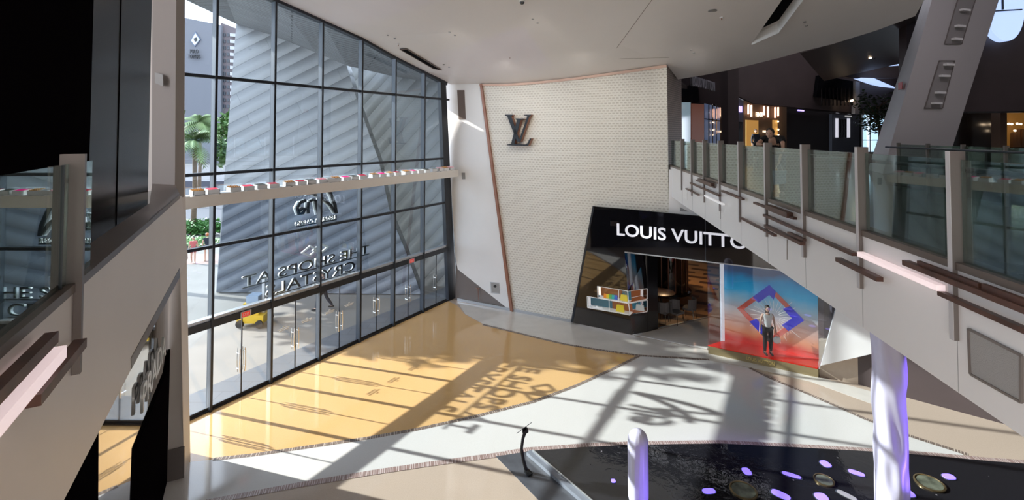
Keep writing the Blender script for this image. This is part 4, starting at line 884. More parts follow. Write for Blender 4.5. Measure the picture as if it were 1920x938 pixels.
for px, py, a, b, ang, lab in lights:
    a, b = a * .72, b * .78
    q = P(px, py, .012); e = thing('pool_light', q, lab, 'pool light', 'violet lights in the pool')
    def oval(a, b, z, sc): return [V((q.x, q.y, q.z + z)) + Matrix.Rotation(ang, 3, 'Z') @ V((a * sc * math.copysign(abs(math.cos(t)) ** .7, math.cos(t)), b * sc * math.copysign(abs(math.sin(t)) ** .7, math.sin(t)), 0)) for t in [2 * math.pi * k / 28 for k in range(28)]]
    MB().prism(oval(a, b, 0, 1.18), (0, 0, .006)).build('dark_rim', M['grframe'], e)
    MB().prism(oval(a, b, .006, 1.0), (0, 0, .012)).build('lens', M['purple'] if 'unlit' not in lab else M['panelgrey'], e)
for px, py, r, lab in ((1394, 921, .29, 'large round brass-rimmed pool grate between violet lights'), (1743, 907, .29, 'large round brass-rimmed pool grate right of the tall pillar'), (1545, 902, .21, 'small round brass-rimmed pool grate left of the tall pillar')):
    q = P(px, py, .012); e = thing('pool_grate', q, lab, 'pool grate', 'round pool grates')
    MB().lathe(q, [(r * .88, 0), (r, 0), (r, .03), (r * .9, .035), (r * .88, .01)], 36).build('brass_rim', mat('brass_rim', (.25, .19, .10), .3, metal=.8), e)
    MB().lathe(q, [(r * .84, 0), (r * .84, .02), (.01, .022)], 32).build('cloudy_glass', mat('cloudy_green_glass', (.11, .12, .09), .2, var=.6, vscale=5), e)
# curved sign stand
q = P(985, 886); sg = thing('sign_stand', q, 'curved black stand with a thin tilted plate at the pool edge', 'sign stand')
k_ = 1.0
pts = [(.02, .05), (-.05, .30), (-.09, .55), (-.06, .78), (.0, .95)]
MB().tube([V((q.x + x, q.y, z)) for x, z in pts], [.045, .04, .035, .035, .045], 8).build('curved_post', M['blackfab'], sg)
MB().bar(V((q.x + .02, q.y, .05)), V((q.x + .12, q.y - .12, .02)), .12, .05).build('foot', M['blackfab'], sg)
wv = (V((q.x, q.y, 1.0)) - EYE).normalized() * .2
pa, pb = V((q.x - .20, q.y, .90)), V((q.x + .16, q.y, 1.16)); nv = (pb - pa).cross(wv).normalized() * .012
MB().hexa([pa - wv, pb - wv, pb + wv, pa + wv], [p + nv for p in (pa - wv, pb - wv, pb + wv, pa + wv)]).build('plate', M['dkframe'], sg)
MB().bar(V((q.x - .05, q.y, .93)), V((q.x + .05, q.y, 1.0)), .12, .08).build('plate_bracket', M['blackfab'], sg)

# ------------------------------------------------------------ ceiling fittings
for px, py in ((946, 121), (1090, 106), (1299, 97), (1003, 40), (848, 63)):
    l = bpy.data.lights.new('ceiling_lamp', 'SPOT'); l.energy = 90; l.spot_size = math.radians(130); l.spot_blend = 1; l.shadow_soft_size = .15; l.color = (1, .95, .88)
    o = bpy.data.objects.new('ceiling_lamp', l); COL.objects.link(o); o.location = PC(px, py) + V((0, -1.2, -.06)); o.rotation_euler = V((-.05, .75, -1)).to_track_quat('-Z', 'Y').to_euler()
for i, (px, py) in enumerate(((740, 72), (843, 60), (843 + 10, 66), (942, 119), (950, 123.5), (999, 36), (1008, 43), (1086, 104), (1093, 109), (1296, 94), (1301, 99.5), (1509, 41), (1512, 48), (727, 66), (832, 121), (842, 126))):
    q = PC(px, py); o = MB().lathe(q + V((0, 0, -.02)), [(.04, .03), (.04, 0), (.02, -.004)], 12).build('ceiling_spot', M['grey'])
    if px in (832, 842, 727, 740): pass
    near_ = {727: 'by the glazing, first of a pair', 740: 'by the glazing, second of a pair', 832: 'above the white corner wall, upper of a pair', 842: 'above the white corner wall, lower of a pair', 843: 'left of the dome camera, upper of a pair', 853: 'left of the dome camera, lower of a pair',
             942: 'above the black monogram, upper of a pair', 950: 'above the black monogram, lower of a pair', 999: 'nearest the dome camera, upper of a pair', 1008: 'nearest the dome camera, lower of a pair', 1086: 'above the middle of the cream wall, upper of a pair', 1093: 'above the middle of the cream wall, lower of a pair',
             1296: 'near the cream wall corner, upper of a pair', 1301: 'near the cream wall corner, lower of a pair', 1509: 'beyond the black ceiling slot, upper of a pair', 1512: 'beyond the black ceiling slot, lower of a pair'}
    tag(o, 'dark ceiling spot ' + near_[px], 'ceiling spot', 'tiny ceiling spots')
for px, py, lab in ((956, 106, 'small white sprinkler head above the monogram'), (747, 83, 'small white sprinkler head by the ceiling diffuser'), (1353, 33, 'small white and brown sprinkler head near the round speaker')):
    q = PC(px, py); e = thing('sprinkler', q, lab, 'sprinkler', 'ceiling sprinklers'); MB().lathe(q, [(.06, .02), (.06, -.01), (.02, -.02)], 12).build('rose', M['white'], e); MB().lathe(q, [(.015, -.01), (.015, -.07), (.03, -.075)], 10).build('head', M['copper'], e)
q = PC(1336, 20.5); tag(MB().lathe(q, [(.13, .02), (.13, -.01), (.11, -.015)], 24).build('ceiling_speaker', M['grey']), 'round grey ceiling speaker before the black slot', 'speaker')
q = PC(979, 2); e = thing('dome_camera', q, 'small black dome camera at the top of the ceiling', 'camera'); MB().lathe(q, [(.09, .02), (.09, -.03)], 20).build('mount', M['white'], e); MB().ball(q + V((0, 0, -.04)), .075, .075, .07).build('dome', M['black'], e)
def ceil_quad(pxs, dz): return [PC(*p) + V((0, 0, dz)) for p in pxs]
e = thing('ceiling_diffuser', PC(785, 110), 'long narrow black air diffuser in the ceiling by the glazing', 'air vent')
MB().prism(ceil_quad([(750, 92), (763, 92), (828, 131), (813, 128.5)], -.012), (0, 0, .03)).build('diffuser_slot', M['slotblack'], e)
mb = MB(); frame_edges(mb, ceil_quad([(750, 92), (763, 92), (828, 131), (813, 128.5)], -.012), .03); mb.build('diffuser_frame', M['brownbox'], e)
mb = MB(); mb.bar(PC(1121, 138) + V((0, 0, -.003)), PC(1222, 0) + V((0, 0, -.003)), .012, .006); mb.bar(PC(1040, 113) + V((0, 0, -.003)), PC(1255, 108) + V((0, 0, -.003)), .012, .006); mb.build('trim_ceiling_joint', M['brownbox'], kind='structure')

# ------------------------------------------------------------ upper floor beyond the bridge
cor = MF.q(1252, 300); cor2 = PY(1279, 300, 20.6)
SD = Frame(cor, cor2)
MB().fbox(SD, 0, SD.L, 5.7, 11.6, -.25, .0).build('wall_back_side', M['lvmeshshade'], kind='structure', F=SD)
UF = Frame(PY(1279, 300, 20.8), PY(1366, 300, 27))
us = thing('upper_storefront', UF.pt(2, 6.6), 'tall black glossy shop front on the upper floor behind the cream wall', 'shop front')
MB().fbox(UF, -.3, UF.L, 6.6, 13, -.2, 0).build('gloss_wall', M['black'], us)
MB().fpx(UF, [(1274, 192), (1295, 192), (1295, 272), (1272, 272)], 0, .03).build('shop_window', mat('painted_window_reflection', (.3, .4, .45), .1, emit=(.35, .5, .6), es=.22), us)  # pale glow stands in for the outdoors reflected in this pane
MB().fpx(UF, [(1297, 194), (1320, 196), (1320, 274), (1297, 272)], 0, .04).build('poster', mat('russet_poster', (.16, .045, .02), .5, emit=(.3, .08, .03), es=.10), us)
MB().fpx(UF, [(1322, 194), (1350, 202), (1350, 276), (1322, 274)], 0, .03).build('shop_window', mat('blue_shop_window', (.10, .13, .2), .1, emit=(.2, .28, .5), es=.14), us)
mb = MB()
for x in (1329, 1336, 1343): mb.fpx(UF, [(x, 196), (x + 1.2, 196), (x + 1.2, 276), (x, 276)], .03, .06)
mb.fpx(UF, [(1322, 222), (1350, 226), (1350, 228), (1322, 224)], .03, .06); mb.build('window_bars', M['black'], us)
s0, s1 = UF.hit(1299, 160, .05)[0], UF.hit(1340, 160, .05)[0]; z0, z1 = UF.hit(1300, 161, .05)[1], UF.hit(1300, 142, .05)[1]
text_mesh('lettering', 'LOUIS VUITTON', mat('dim_lettering', (.35, .35, .4), .4), UF.pt(s0, z0, .02), UF.d, (0, 0, 1), s1 - s0, z1 - z0, .05, us)
MB().ypx([(1364, 60), (1385, 60), (1385, 300), (1364, 300)], 27.0, .4).build('wall_upper_grey', M['shadewall'], kind='structure')
gs = thing('upper_boutique', PY(1382, 240, 28), 'grey boutique front with a violet lit sign on the upper floor', 'shop front')
MB().ypx([(1370, 176), (1394, 189), (1394, 300), (1370, 300)], 28.0, .3).build('grey_front', mat('dim_grey_front', (.10, .095, .11), .5), gs)
MB().ypx([(1372, 228), (1392, 229), (1392, 300), (1372, 300)], 27.9, .08).build('dark_glass', M['black'], gs)
for x in (1372, 1375.5, 1379, 1383, 1386.5, 1389.5): MB().ypx([(x, 199), (x + 2.2, 199.6), (x + 2.2, 210.5), (x, 210)], 27.85, .04).build('lit_glyph', M['purplesign'], gs)
fd = thing('upper_boutique', PY(1430, 240, 29), 'brown boutique front with vertical warm light bars and FENDI letters', 'shop front')
MB().ypx([(1394, 188), (1412, 195), (1475, 201), (1475, 310), (1394, 310)], 29, .3).build('brown_front', mat('dim_tan_front', (.10, .065, .04), .5), fd)
for x, y0, y1 in ((1404.3, 196, 214), (1409.7, 197, 219), (1433.5, 199, 216), (1441, 200, 220), (1454.5, 201, 221), (1460, 201, 218)): MB().ypx([(x - .8, y0), (x + .8, y0), (x + .8, y1), (x - .8, y1)], 28.8, .12).build('light_bar', M['warmlamp'], fd)
MB().ypx([(1399, 225), (1422, 226), (1422, 276), (1399, 276)], 28.9, .06).build('lit_doorway', M['orangeroom'], fd)
MB().ypx([(1449, 225), (1458, 225.5), (1458, 276), (1449, 276)], 28.9, .06).build('lit_column', M['orangeroom'], fd)
a, b = PY(1417, 219, 28.8), PY(1429, 219, 28.8); text_mesh('lettering', 'FENDI', M['warmsign'], a, (1, 0, 0), (0, 0, 1), (b - a).length, .27, .05, fd)
a, b = PY(1430, 248.5, 28.8), PY(1442, 248.5, 28.8); text_mesh('lettering', 'FENDI', M['warmsign'], a, (1, 0, 0), (0, 0, 1), (b - a).length, .12, .05, fd)
for x, y in ((1459, 228), (1459.5, 243), (1459.5, 253)): q = PY(x, y, 28.8); MB().ball(q, .04, .04, .04, 8, 6).build('small_lamp', M['spot'], fd)
person('person', V((PY(1417, 252, 27.5).x, 27.5, 6.6)), 0, 'person in dark clothes standing before the lit FENDI doorway', {}, [('trousers', LEGS, 'blackfab', .02), ('jacket', LONG, 'navy', .02)], 'hair', H=1.7, extra=shoes('blackfab'))
MB().ypx([(1366, 172), (1412, 196), (1500, 204), (1616, 214), (1750, 222), (1750, -120), (1366, -120)], 30, .4).build('wall_upper_back', M['shadewall'], kind='structure')
MB().ypx([(1370, 173), (1412, 194), (1616, 213), (1616, 216), (1412, 197), (1370, 176)], 29.7, .2).build('trim_upper_ledge', M['darkstore'], kind='structure')
MB().ypx([(1465, 200), (1616, 212), (1616, 330), (1465, 330)], 32, .3).build('wall_upper_store', M['darkstore'], kind='structure')
ds = thing('upper_boutique', PY(1585, 240, 31.5), 'dim boutique with tall pale lit window strips on the upper floor', 'shop front')
MB().ypx([(1560, 214), (1611, 218), (1611, 300), (1560, 300)], 31.7, .35).build('slate_front', mat('dim_slate_front', (.07, .08, .10), .4), ds)
for x0, x1 in ((1568, 1572), (1589.5, 1594)): MB().ypx([(x0, 222), (x1, 222), (x1, 258), (x0, 258)], 31.6, .08).build('pale_strip', mat('pale_window_strip', (.5, .5, .55), .4, emit=(.75, .75, .85), es=.5), ds)
for k in range(5): MB().ypx([(1574 + 3 * k, 224), (1575 + 3 * k, 224), (1575 + 3 * k, 258), (1574 + 3 * k, 258)], 31.65, .06).build('glazing_bar', M['black'], ds)
MB().ypx([(1585, 216.5), (1597, 217), (1597, 219.5), (1585, 219)], 31.55, .05).build('small_sign', mat('dim_sign', (.5, .5, .5), .4, emit=(.6, .6, .6), es=.3), ds)
tag(MB().ypx([(1497, 205.5), (1508, 206.5), (1508, 209), (1497, 208)], 31.9, .12).build('hanging_sign', M['purplesign']), 'tiny violet lit sign under the dark ledge of the upper floor', 'sign')
bk = thing('wall_balcony_opening', PY(1565, 170, 29.5), 'dark balcony opening with hanging fins high on the shaded wall', 'opening')
MB().ypx([(1536, 141), (1604, 153), (1603, 190), (1531, 181)], 29.6, .35).build('dark_recess', M['slotblack'], bk)
for k in range(9): x = 1541 + 7.2 * k; MB().ypx([(x, 165), (x + 1, 165), (x + 1, 198), (x, 198)], 29.4, .1).build('hanging_fin', M['darkstore'], bk)
q = PY(1597.5, 189, 29.2); MB().ball(q, .10, .10, .08, 8, 6).build('spot_lamp', M['spot'], bk)
def slope(pts, name, m, th=.2): return MB().prism([PY(*p) for p in pts], (0, 0, th)).build(name, m, kind='structure')
slope([(1545, 152, 29), (1500, 100, 22), (1560, 83, 21), (1716, 30, 19), (1720, 112, 27), (1577, 131, 29)], 'ceiling_upper_soffit', M['brownceil'])
slope([(1563, 131.5, 28.6), (1577, 124, 27.5), (1700, 110, 26.5), (1700, 122, 28)], 'window_skylight_1', M['skylight'], .05)
MB().ypx([(1560, 131), (1700, 121), (1700, 146), (1598, 147), (1570, 140)], 28.8, .2).build('wall_upper_beam', M['brownceil'], kind='structure')
slope([(1598, 147, 29.3), (1638, 148, 28), (1680, 166, 30), (1652, 166, 30.5)], 'window_skylight_2', M['skylight'], .05)
MB().ypx([(1604, 152), (1612, 154), (1612, 214), (1603, 213)], 29.4, .3).build('column_upper_pale', mat('dim_pale_paint', (.22, .21, .22), .5), kind='structure')
for pl, lab in (([(1593, 85), (1612, 72), (1645, 58), (1625, 76), (1609, 88)], 'long dark ceiling recess with small warm spots close to the ceiling edge'), ([(1628, 108), (1632, 88), (1655, 70), (1651, 85), (1641, 110)], 'dark slanted ceiling recess beside the white leaning column'), ([(1533, 136), (1552, 124), (1560, 127), (1540, 141)], 'small dark ceiling recess above the balcony opening')):
    e = thing('ceiling_recess', PY(*pl[0], 21), lab, 'ceiling recess', 'dark ceiling recesses')
    def sof(x, y):                        # just under the soffit plane
        y0 = 19 + (y - 30) * (29 - 19) / 122.; return PY(x, y, y0 - .5)
    MB().prism([sof(*p) for p in pl], (0, 0, .1)).build('dark_opening', M['slotblack'], e)
    for x, y in ((pl[0][0] + 1, pl[0][1] - 1), ((pl[2][0] + pl[1][0]) / 2, (pl[2][1] + pl[1][1]) / 2)): MB().ball(sof(x, y) + V((0, -.1, -.06)), .06, .06, .05, 8, 6).build('warm_spot', M['spot'], e)
# far glazing with daylight, tree
MB().ypx([(1616, 178), (1720, 178), (1720, 120), (1616, 120)], 38, .3).build('wall_upper_far', M['shadewall'], kind='structure')
wf = thing('window_2', PY(1650, 250, 38), kind='structure')
for x in (1617, 1632, 1648): MB().ypx([(x, 178), (x + 1.2, 178), (x + 1.2, 300), (x, 300)], 38, .1).build('mullion', M['dkframe'], wf)
for y in (205, 234, 262): MB().ypx([(1617, y), (1700, y), (1700, y + 1.5), (1617, y + 1.5)], 38, .1).build('transom', M['dkframe'], wf)
MB().ypx([(1617, 178), (1700, 178), (1700, 300), (1617, 300)], 38.1, .02).build('pane', M['glass'], wf)
fo = thing('office_block', (28, 60, 0), 'pale glass office block seen through the far upper window', 'building'); mb = MB().box(36, 60, 0, 62, 75, 30).build('facade', brickmat('office_facade', (.30, .38, .42), (.26, .33, .38), (.55, .57, .58), 2.2, 3.2, .35, vec='Object', bump=0, rough=.5), fo)
def leaves(mb, c, rx, ry, rz, n, size, rnd):
    for _ in range(n):
        while True:
            u = V((rnd.uniform(-1, 1), rnd.uniform(-1, 1), rnd.uniform(-1, 1)))
            if u.length < 1: break
        u = u * (.55 + .45 * rnd.random()); p = V(c) + V((u.x * rx, u.y * ry, u.z * rz)); a = V((rnd.gauss(0, 1), rnd.gauss(0, 1), rnd.gauss(0, .6))).normalized() * size; b = a.orthogonal().normalized() * size * .45
        k = len(mb.v); mb.v += [p - a, p + b, p + a, p - b]; mb.f.append([k, k + 1, k + 2, k + 3])
def tree(name, loc, h, r, label, lm, n=700, size=.16, group=None, rz=None, seed=1):
    rnd = random.Random(seed); e = thing(name, loc, label, 'tree', group); x, y, z = e.location; rz = rz or r
    mb = MB(); mb.tube([(x, y, z), (x + .05 * h, y, z + h * .4), (x, y, z + h - rz * .6)], [.04 * h ** .7, .03 * h ** .7, .01 * h ** .7], 8)
    for k in range(7): t = k * .9; mb.tube([(x, y, z + h * (.45 + .05 * k)), (x + r * .7 * math.cos(t), y + r * .7 * math.sin(t), z + h * (.62 + .05 * k))], [.02 * h ** .7, .008], 6)
    mb.build('trunk', M['bark'], e); lf = MB()
    for k in range(8): t = k * 2.4; leaves(lf, (x + r * .45 * math.cos(t), y + r * .45 * math.sin(t), z + h - rz + rz * .6 * math.sin(k * 1.7)), r * .65, r * .65, rz * .6, n // 8, size, rnd)
    lf.build('foliage', M[lm], e, normals=False); return e
tr = tree('indoor_tree', PY(1644, 250, 24).xy.to_3d() + V((0, 0, 6.6)), 3.6, 1.1, 'leafy indoor tree beside the leaning white column', 'darkleaf', 900, .10, seed=4)
MB().lathe((tr.location.x, tr.location.y, 6.6), [(.35, 0), (.45, .5), (.4, .5), (.38, .42)], 16).build('planter', M['tree_m'], tr)
# leaning white column
K0, K1, K2 = P(1655, 326, 6.6), PY(1771, 326, 17.6), PY(1627, 320, 18.6); K0.z = K1.z = K2.z = 6.6
KF = Frame(K0, K1); T0, T1_ = KF.q(1770, -64), KF.q(1893, -64); LFc = Frame(K0, K2); T2_ = PY(1752, -62, K2.y + .0); T0.z = T1_.z = T2_.z = max(T0.z, T2_.z)
MB().hexa([K0, K1, K1 + K2 - K0, K2], [T0, T1_, T1_ + T2_ - T0, T2_]).build('column_leaning', mat('grey_column_paint', (.50, .48, .48), .5), kind='structure')
cn = thing('column_niche', KF.q(1762, 160), 'upper recessed niche strip with small ledges on the leaning column', 'niche', 'niches on the leaning column'); cn2 = thing('column_niche', KF.q(1790, 60), 'lower recessed niche strip with small ledges on the leaning column', 'niche', 'niches on the leaning column')
cn['label'], cn2['label'] = cn2['label'], cn['label']
for e, pl, led in ((cn2, [(1797, -4), (1771, 82.5), (1803, 82.5), (1830, -4)], ((1805, 20), (1796, 50), (1790, 74))), (cn, [(1761, 114), (1733.5, 203), (1767, 203), (1790, 114)], ((1775, 122), (1767, 143), (1759, 174), (1752, 194)))):
    MB().fpx(KF, pl, 0, .015).build('niche_back', mat('niche_grey', (.30, .285, .28), .6), e); mb = MB(); frame_edges(mb, [KF.q(*p, .02) for p in pl], .03); mb.build('niche_edge', M['fin'], e)
    for x, y in led:
        s, z = KF.hit(x, y); MB().fbox(KF, s - .2, s + .2, z - .04, z + .04, .01, .14).build('ledge', M['white'], e)
tag(MB().prism([PY(1685, 156, 17.75), PY(1692, 153, 17.45), PY(1692, 167, 17.45), PY(1685, 169, 17.75)], (-.06, -.05, 0)).build('fire_alarm', mat('red_box_paint', (.45, .02, .015), .5)), 'small red alarm box on the narrow side of the leaning column', 'alarm')
tag(MB().prism([PY(1664, 255, 17.9), PY(1668, 250, 17.7), PY(1668, 268, 17.7), PY(1664, 270, 17.9)], (-.05, -.05, 0)).build('control_plate', M['grey']), 'small grey control plate low on the narrow side of the leaning column', 'wall plate')
up = [(s_, wtop(s_) + .2) for s_ in (-3, 0, 2, 4, 6, 8, WEND + .2)]
MB().fpoly(W, up + [(WEND + .2, 17), (-3, 17)], -.35, -.12).build('wall_above_glazing', M['white'], kind='structure')
MB().fpoly(MF, [(MF.hit(835, 150)[0], 10.9), (MF.hit(1254, 120)[0], 11.2), (MF.hit(1254, 120)[0], 17), (MF.hit(835, 150)[0], 17)], -.5, -.32).build('wall_above_back', M['white'], kind='structure')
# right part of the upper floor
MB().ypx([(1700, -200), (2400, -200), (2400, 205), (1800, 211), (1740, 212), (1700, 150)], 20, .4).build('wall_upper_right', M['shadewall'], kind='structure')
MB().ypx([(1760, 210), (2400, 203), (2400, 207), (1760, 213)], 19.8, .2).build('trim_upper_right_ledge', M['darkstore'], kind='structure')
MB().ypx([(1740, 212), (2400, 205), (2400, 330), (1740, 330)], 21.5, .3).build('wall_upper_right_store', M['darkstore'], kind='structure')
MB().ypx([(1876, 211), (1888, 211), (1888, 330), (1876, 330)], 20.5, .4).build('column_upper_right', mat('dim_tan_stone', (.12, .075, .05), .6), kind='structure')
ws = thing('upper_boutique', PY(1905, 240, 21), 'warmly lit boutique opening at the right edge of the upper floor', 'shop front')
MB().ypx([(1889, 212), (2000, 211), (2000, 276), (1889, 276)], 21.3, .1).build('warm_interior', mat('dim_warm_interior', (.12, .06, .02), .6, emit=(.5, .22, .04), es=.16), ws)
for x, y in ((1891.5, 232.5), (1897, 233), (1907, 232), (1914, 233), (1903, 245)): MB().ball(PY(x, y, 20.9), .045, .045, .04, 8, 6).build('ceiling_lamp', M['spot'], ws)
for x, h in ((1901, 250), (1908, 243), (1917, 244)): MB().ypx([(x, h), (x + 3, h - 2), (x + 5, h), (x + 6, 276), (x - 1, 276)], 21.1, .15).build('dim_figure_display', M['storewall'], ws)
ov = [PY(1882 + 40 * math.cos(t) * .98 + 6 * math.sin(t), 5 + 72 * math.sin(t), 19.6) for t in [2 * math.pi * k / 40 for k in range(40)]]
MB().prism(ov, (0, .3, 0)).build('window_skylight_3', M['skylight'], kind='structure')
mb = MB()
for a, b in (((1846, 22), (1916, 18)), ((1880, 18), (1879, -40))): mb.bar(PY(*a, 19.5), PY(*b, 19.5), .05)
mb.build('trim_skylight', M['grframe'], kind='structure')
MB().prism([V((-14, -6, 17)), V((60, -6, 17)), V((60, 45, 17)), V((2, 45, 17)), V((-3, 23.2, 17)), V((-14, 8, 17))], (0, 0, .3)).build('ceiling_upper_roof', M['shadewall'], kind='structure')
MB().prism([V((-16, -6, -.2)), V((46, -6, -.2)), V((46, -6, 17)), V((-16, -6, 17))], (0, -.3, 0)).build('wall_rear', M['white'], kind='structure')
for lx, ly, en in ((14, 12, 160), (18, 24, 160), (30, 16, 120)):  # unseen fill lights added to brighten the dark upper floor
    l = bpy.data.lights.new('upper_fill_light', 'AREA'); l.energy = en; l.size = 3; l.color = (.95, .88, .95); o = bpy.data.objects.new('upper_fill_light', l); COL.objects.link(o); o.location = (lx, ly, 16.6)
MB().prism([V((46, -6, 0)), V((46, 42, 0)), V((46, 42, 17)), V((46, -6, 17))], (.3, 0, 0)).build('wall_right_far', M['shadewall'], kind='structure')
MB().prism([V((5, 41, 0)), V((46, 41, 0)), V((46, 41, 6.4)), V((5, 41, 6.4))], (0, .3, 0)).build('wall_lower_far', M['shadewall'], kind='structure')
MB().prism([LF.pt(9, 0, -.2), V((20, 8, 0)), V((46, 6, 0)), V((46, 6, 5.6)), V((20, 8, 5.6)), LF.pt(9, 5.6, -.2)][:2] + [V((20, 8, 5.6)), LF.pt(9, 5.6, -.2)], (0, .3, 0)).build('wall_lower_right', M['shadewall'], kind='structure')

# ------------------------------------------------------------ outside
gw = lambda s, t: W.pt(s, 0, t)
poly([gw(-9, -.06), gw(WEND + 4, -.06), V((30, 120, 0)), V((-160, 160, 0)), V((-160, -40, 0)), V((-30, -40, 0))], -.02, 'ground_plaza', M['concrete'], .2)
poly([gw(-9, -.06), gw(WEND + 4, -.06), gw(WEND + 4, -1.45), gw(-9, -1.45)], -.012, 'ground_terrace', M['terrace'])
poly([V((-40, 29.5, 0)), V((-16, 29.5, 0)), V((-15, 32, 0)), V((-40, 32, 0))], -.01, 'ground_path', mat('path_pink', (.30, .21, .18), .7))
poly([V((-160, 41, 0)), V((-10, 41, 0)), V((-10, 125, 0)), V((-160, 125, 0))], -.01, 'road', M['road'])
BD = Frame(P(412, 548), P(800, 552))
nb_ = thing('clad_building', BD.pt(5, 0), 'angular building clad in slanting silver metal panels beyond the glazing', 'building')
f1 = [(443, 45), (504, 64), (594, 99), (650, 123), (670, 190), (710, 300), (733, 405), (760, 470), (790, 552), (405, 548), (423, 300)]
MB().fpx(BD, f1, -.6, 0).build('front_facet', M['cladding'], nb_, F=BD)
BD2 = Frame(BD.pt(9, 0, -1.4), BD.pt(20, 0, -1.0))
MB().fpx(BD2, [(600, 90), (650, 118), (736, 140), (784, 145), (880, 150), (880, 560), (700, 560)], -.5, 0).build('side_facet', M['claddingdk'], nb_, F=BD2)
MB().fpx(BD, [(420, 372), (717, 333), (733, 405), (760, 470), (790, 552), (406, 548)], .0, .12).build('lower_panels', M['cladshade'], nb_, F=BD)  # overlay sheet whose dark colour stands in for shade on the facet
A_ = [BD.q(*p) for p in ((443, 45), (504, 64), (594, 99), (650, 123))] + [BD2.q(*p) for p in ((736, 143), (784, 150), (860, 160))]
B_ = [V((-12.5, 18, 13.15))] + [W.pt(s, wtop(s) + .15, -.1) for s in (MS[1], MS[2], MS[3], MS[4], MS[6], WEND)]
mb = MB(); mb.add(A_ + B_, [[i, i + 1, 8 + i, 7 + i] for i in range(6)]); mb.add([p + V((0, 0, .3)) for p in A_ + B_], [[i, i + 1, 8 + i, 7 + i] for i in range(6)])
e0 = [V((-12.5, 18, 13.15)), W.pt(MS[1], wtop(MS[1]) + .15, -.1), W.pt(MS[0] - 1, wtop(MS[0]) + .2, -.1), V((-12, 8.5, 13.6)), V((-18, 10, 14.2))]
mb.prism(e0, (0, 0, .3))
mb.build('canopy_soffit', M['soffit'], nb_)
# hotel
ht = thing('hotel_tower', PY(380, 330, 130), 'pale high-rise hotel tower with a white diamond emblem on its side', 'building')
MB().ypx([(300, 18), (345, 33), (414, 47), (414, 345), (300, 345)], 130, 20).build('main_slab', M['hotel'], ht)
MB().ypx([(414, 42), (447, 55), (440, 345), (414, 345)], 131, 15).build('side_wing', M['hotelside'], ht)
for k in range(12):
    y = 62 + 12.2 * k
    for x in (418, 425): MB().ypx([(x, y), (x + 4.5, y + .6), (x + 4.5, y + 6.5), (x, y + 6)], 130.8, .3).build('window', M['hotelwin'], ht)
    MB().ypx([(431, y), (445 - k * .5, y + 1.5), (444 - k * .5, y + 7), (431, y + 6)], 129.8, 1.2).build('balcony', M['hotelbal'], ht)
def ring(pts, k): c = sum((V(p) for p in pts), V((0, 0))) / len(pts); return [tuple(c + (V(p) - c) * k) for p in pts]
dd = [(366, 59), (376, 74), (365, 88), (356, 77)]
MB().ypx(dd, 129.7, .3).build('emblem_border', mat('slate_blue', (.10, .12, .17), .5), ht); MB().ypx(ring([V(p) for p in dd], .78), 129.5, .3).build('emblem_face', mat('white_sign', (.5, .5, .53), .5), ht)
MB().ypx([(363, 72), (368, 70), (369, 76), (365, 78)], 129.3, .3).build('emblem_mark', M['lettblk'], ht)
for body, x0, x1, y in (('POLO', 357, 372, 100), ('TOWERS', 353, 376, 110)):
    a, b = PY(x0, y, 129.5), PY(x1, y, 129.5); text_mesh('lettering', body, M['lettblk'], a, (1, 0, 0), (0, 0, 1), (b - a).length, 1.1, .2, ht)
# planting, palms
def palm(loc, h, r, label, seed):
    rnd = random.Random(seed); e = thing('palm_tree', loc, label, 'palm', 'palms beyond the glazing'); x, y, z = e.location
    MB().tube([(x, y, z), (x + .1, y, z + h * .5), (x, y, z + h)], [.22, .17, .15], 10).build('trunk', M['bark'], e); lf = MB()
    for k in range(26):
        t = rnd.uniform(0, 6.28); el = rnd.uniform(-.3, 1.1); L = r * rnd.uniform(.8, 1.1); d = V((math.cos(t) * math.cos(el), math.sin(t) * math.cos(el), math.sin(el))); p0 = V((x, y, z + h)); prev = p0
        sd = V((-math.sin(t), math.cos(t), 0))
        for i in range(1, 15):
            u = i / 14; p = p0 + d * L * u + V((0, 0, -L * .55 * u * u)); w = .55 * math.sin(math.pi * min(1, u * .9 + .1)) * r / 2
            for sg in (-1, 1):
                k0 = len(lf.v); tip = p + sd * sg * w + (p - prev) * .8 + V((0, 0, -w * .5)); lf.v += [prev, p, tip]; lf.f.append([k0, k0 + 1, k0 + 2])
            prev = p
    lf.build('fronds', M['palmleaf'], e, normals=False); return e
palm((-25.4, 38, 0), 7.4, 2.9, 'palm with spreading fronds right beside the white column edge', 3)
palm((-34.2, 52, 0), 9.4, 3.0, 'palm further off below the hotel tower', 8)
tree('street_tree', (-23.8, 40, 0), 10.0, 1.2, 'green leafy tree behind the nearest window mullion', 'leaf', 900, .28, rz=2.6, seed=5)
tree('street_tree', (-22, 25.6, 0), 13.6, 3.5, 'broad tree outside shading the plaza', 'leaf', 2800, .36, rz=4.2, seed=11)
rnd = random.Random(5)
mb = MB(); leaves(mb, (-27, 38, .7), 7, .9, .75, 2600, .16, rnd); leaves(mb, (-27, 38, .5), 7, .6, .5, 900, .3, rnd)
tag(mb.build('hedge', M['hedge'], normals=False, kind='stuff'), 'clipped bright green hedge beyond the plaza', 'hedge')
mb = MB(); leaves(mb, (-25.5, 34.5, .25), 6, 1.8, .35, 3000, .14, rnd)
tag(mb.build('planting', M['flower'], normals=False, kind='stuff'), 'low pale bedding plants in front of the hedge', 'planting')
tag(MB().box(-40, 57, 0, -20, 58, 2.4).build('boundary_wall', brickmat('grey_banded_wall', (.13, .13, .165), (.11, .11, .14), (.06, .06, .08), 8, .5, .05, vec='Object', bump=0)), 'grey horizontally banded wall across the road', 'wall')
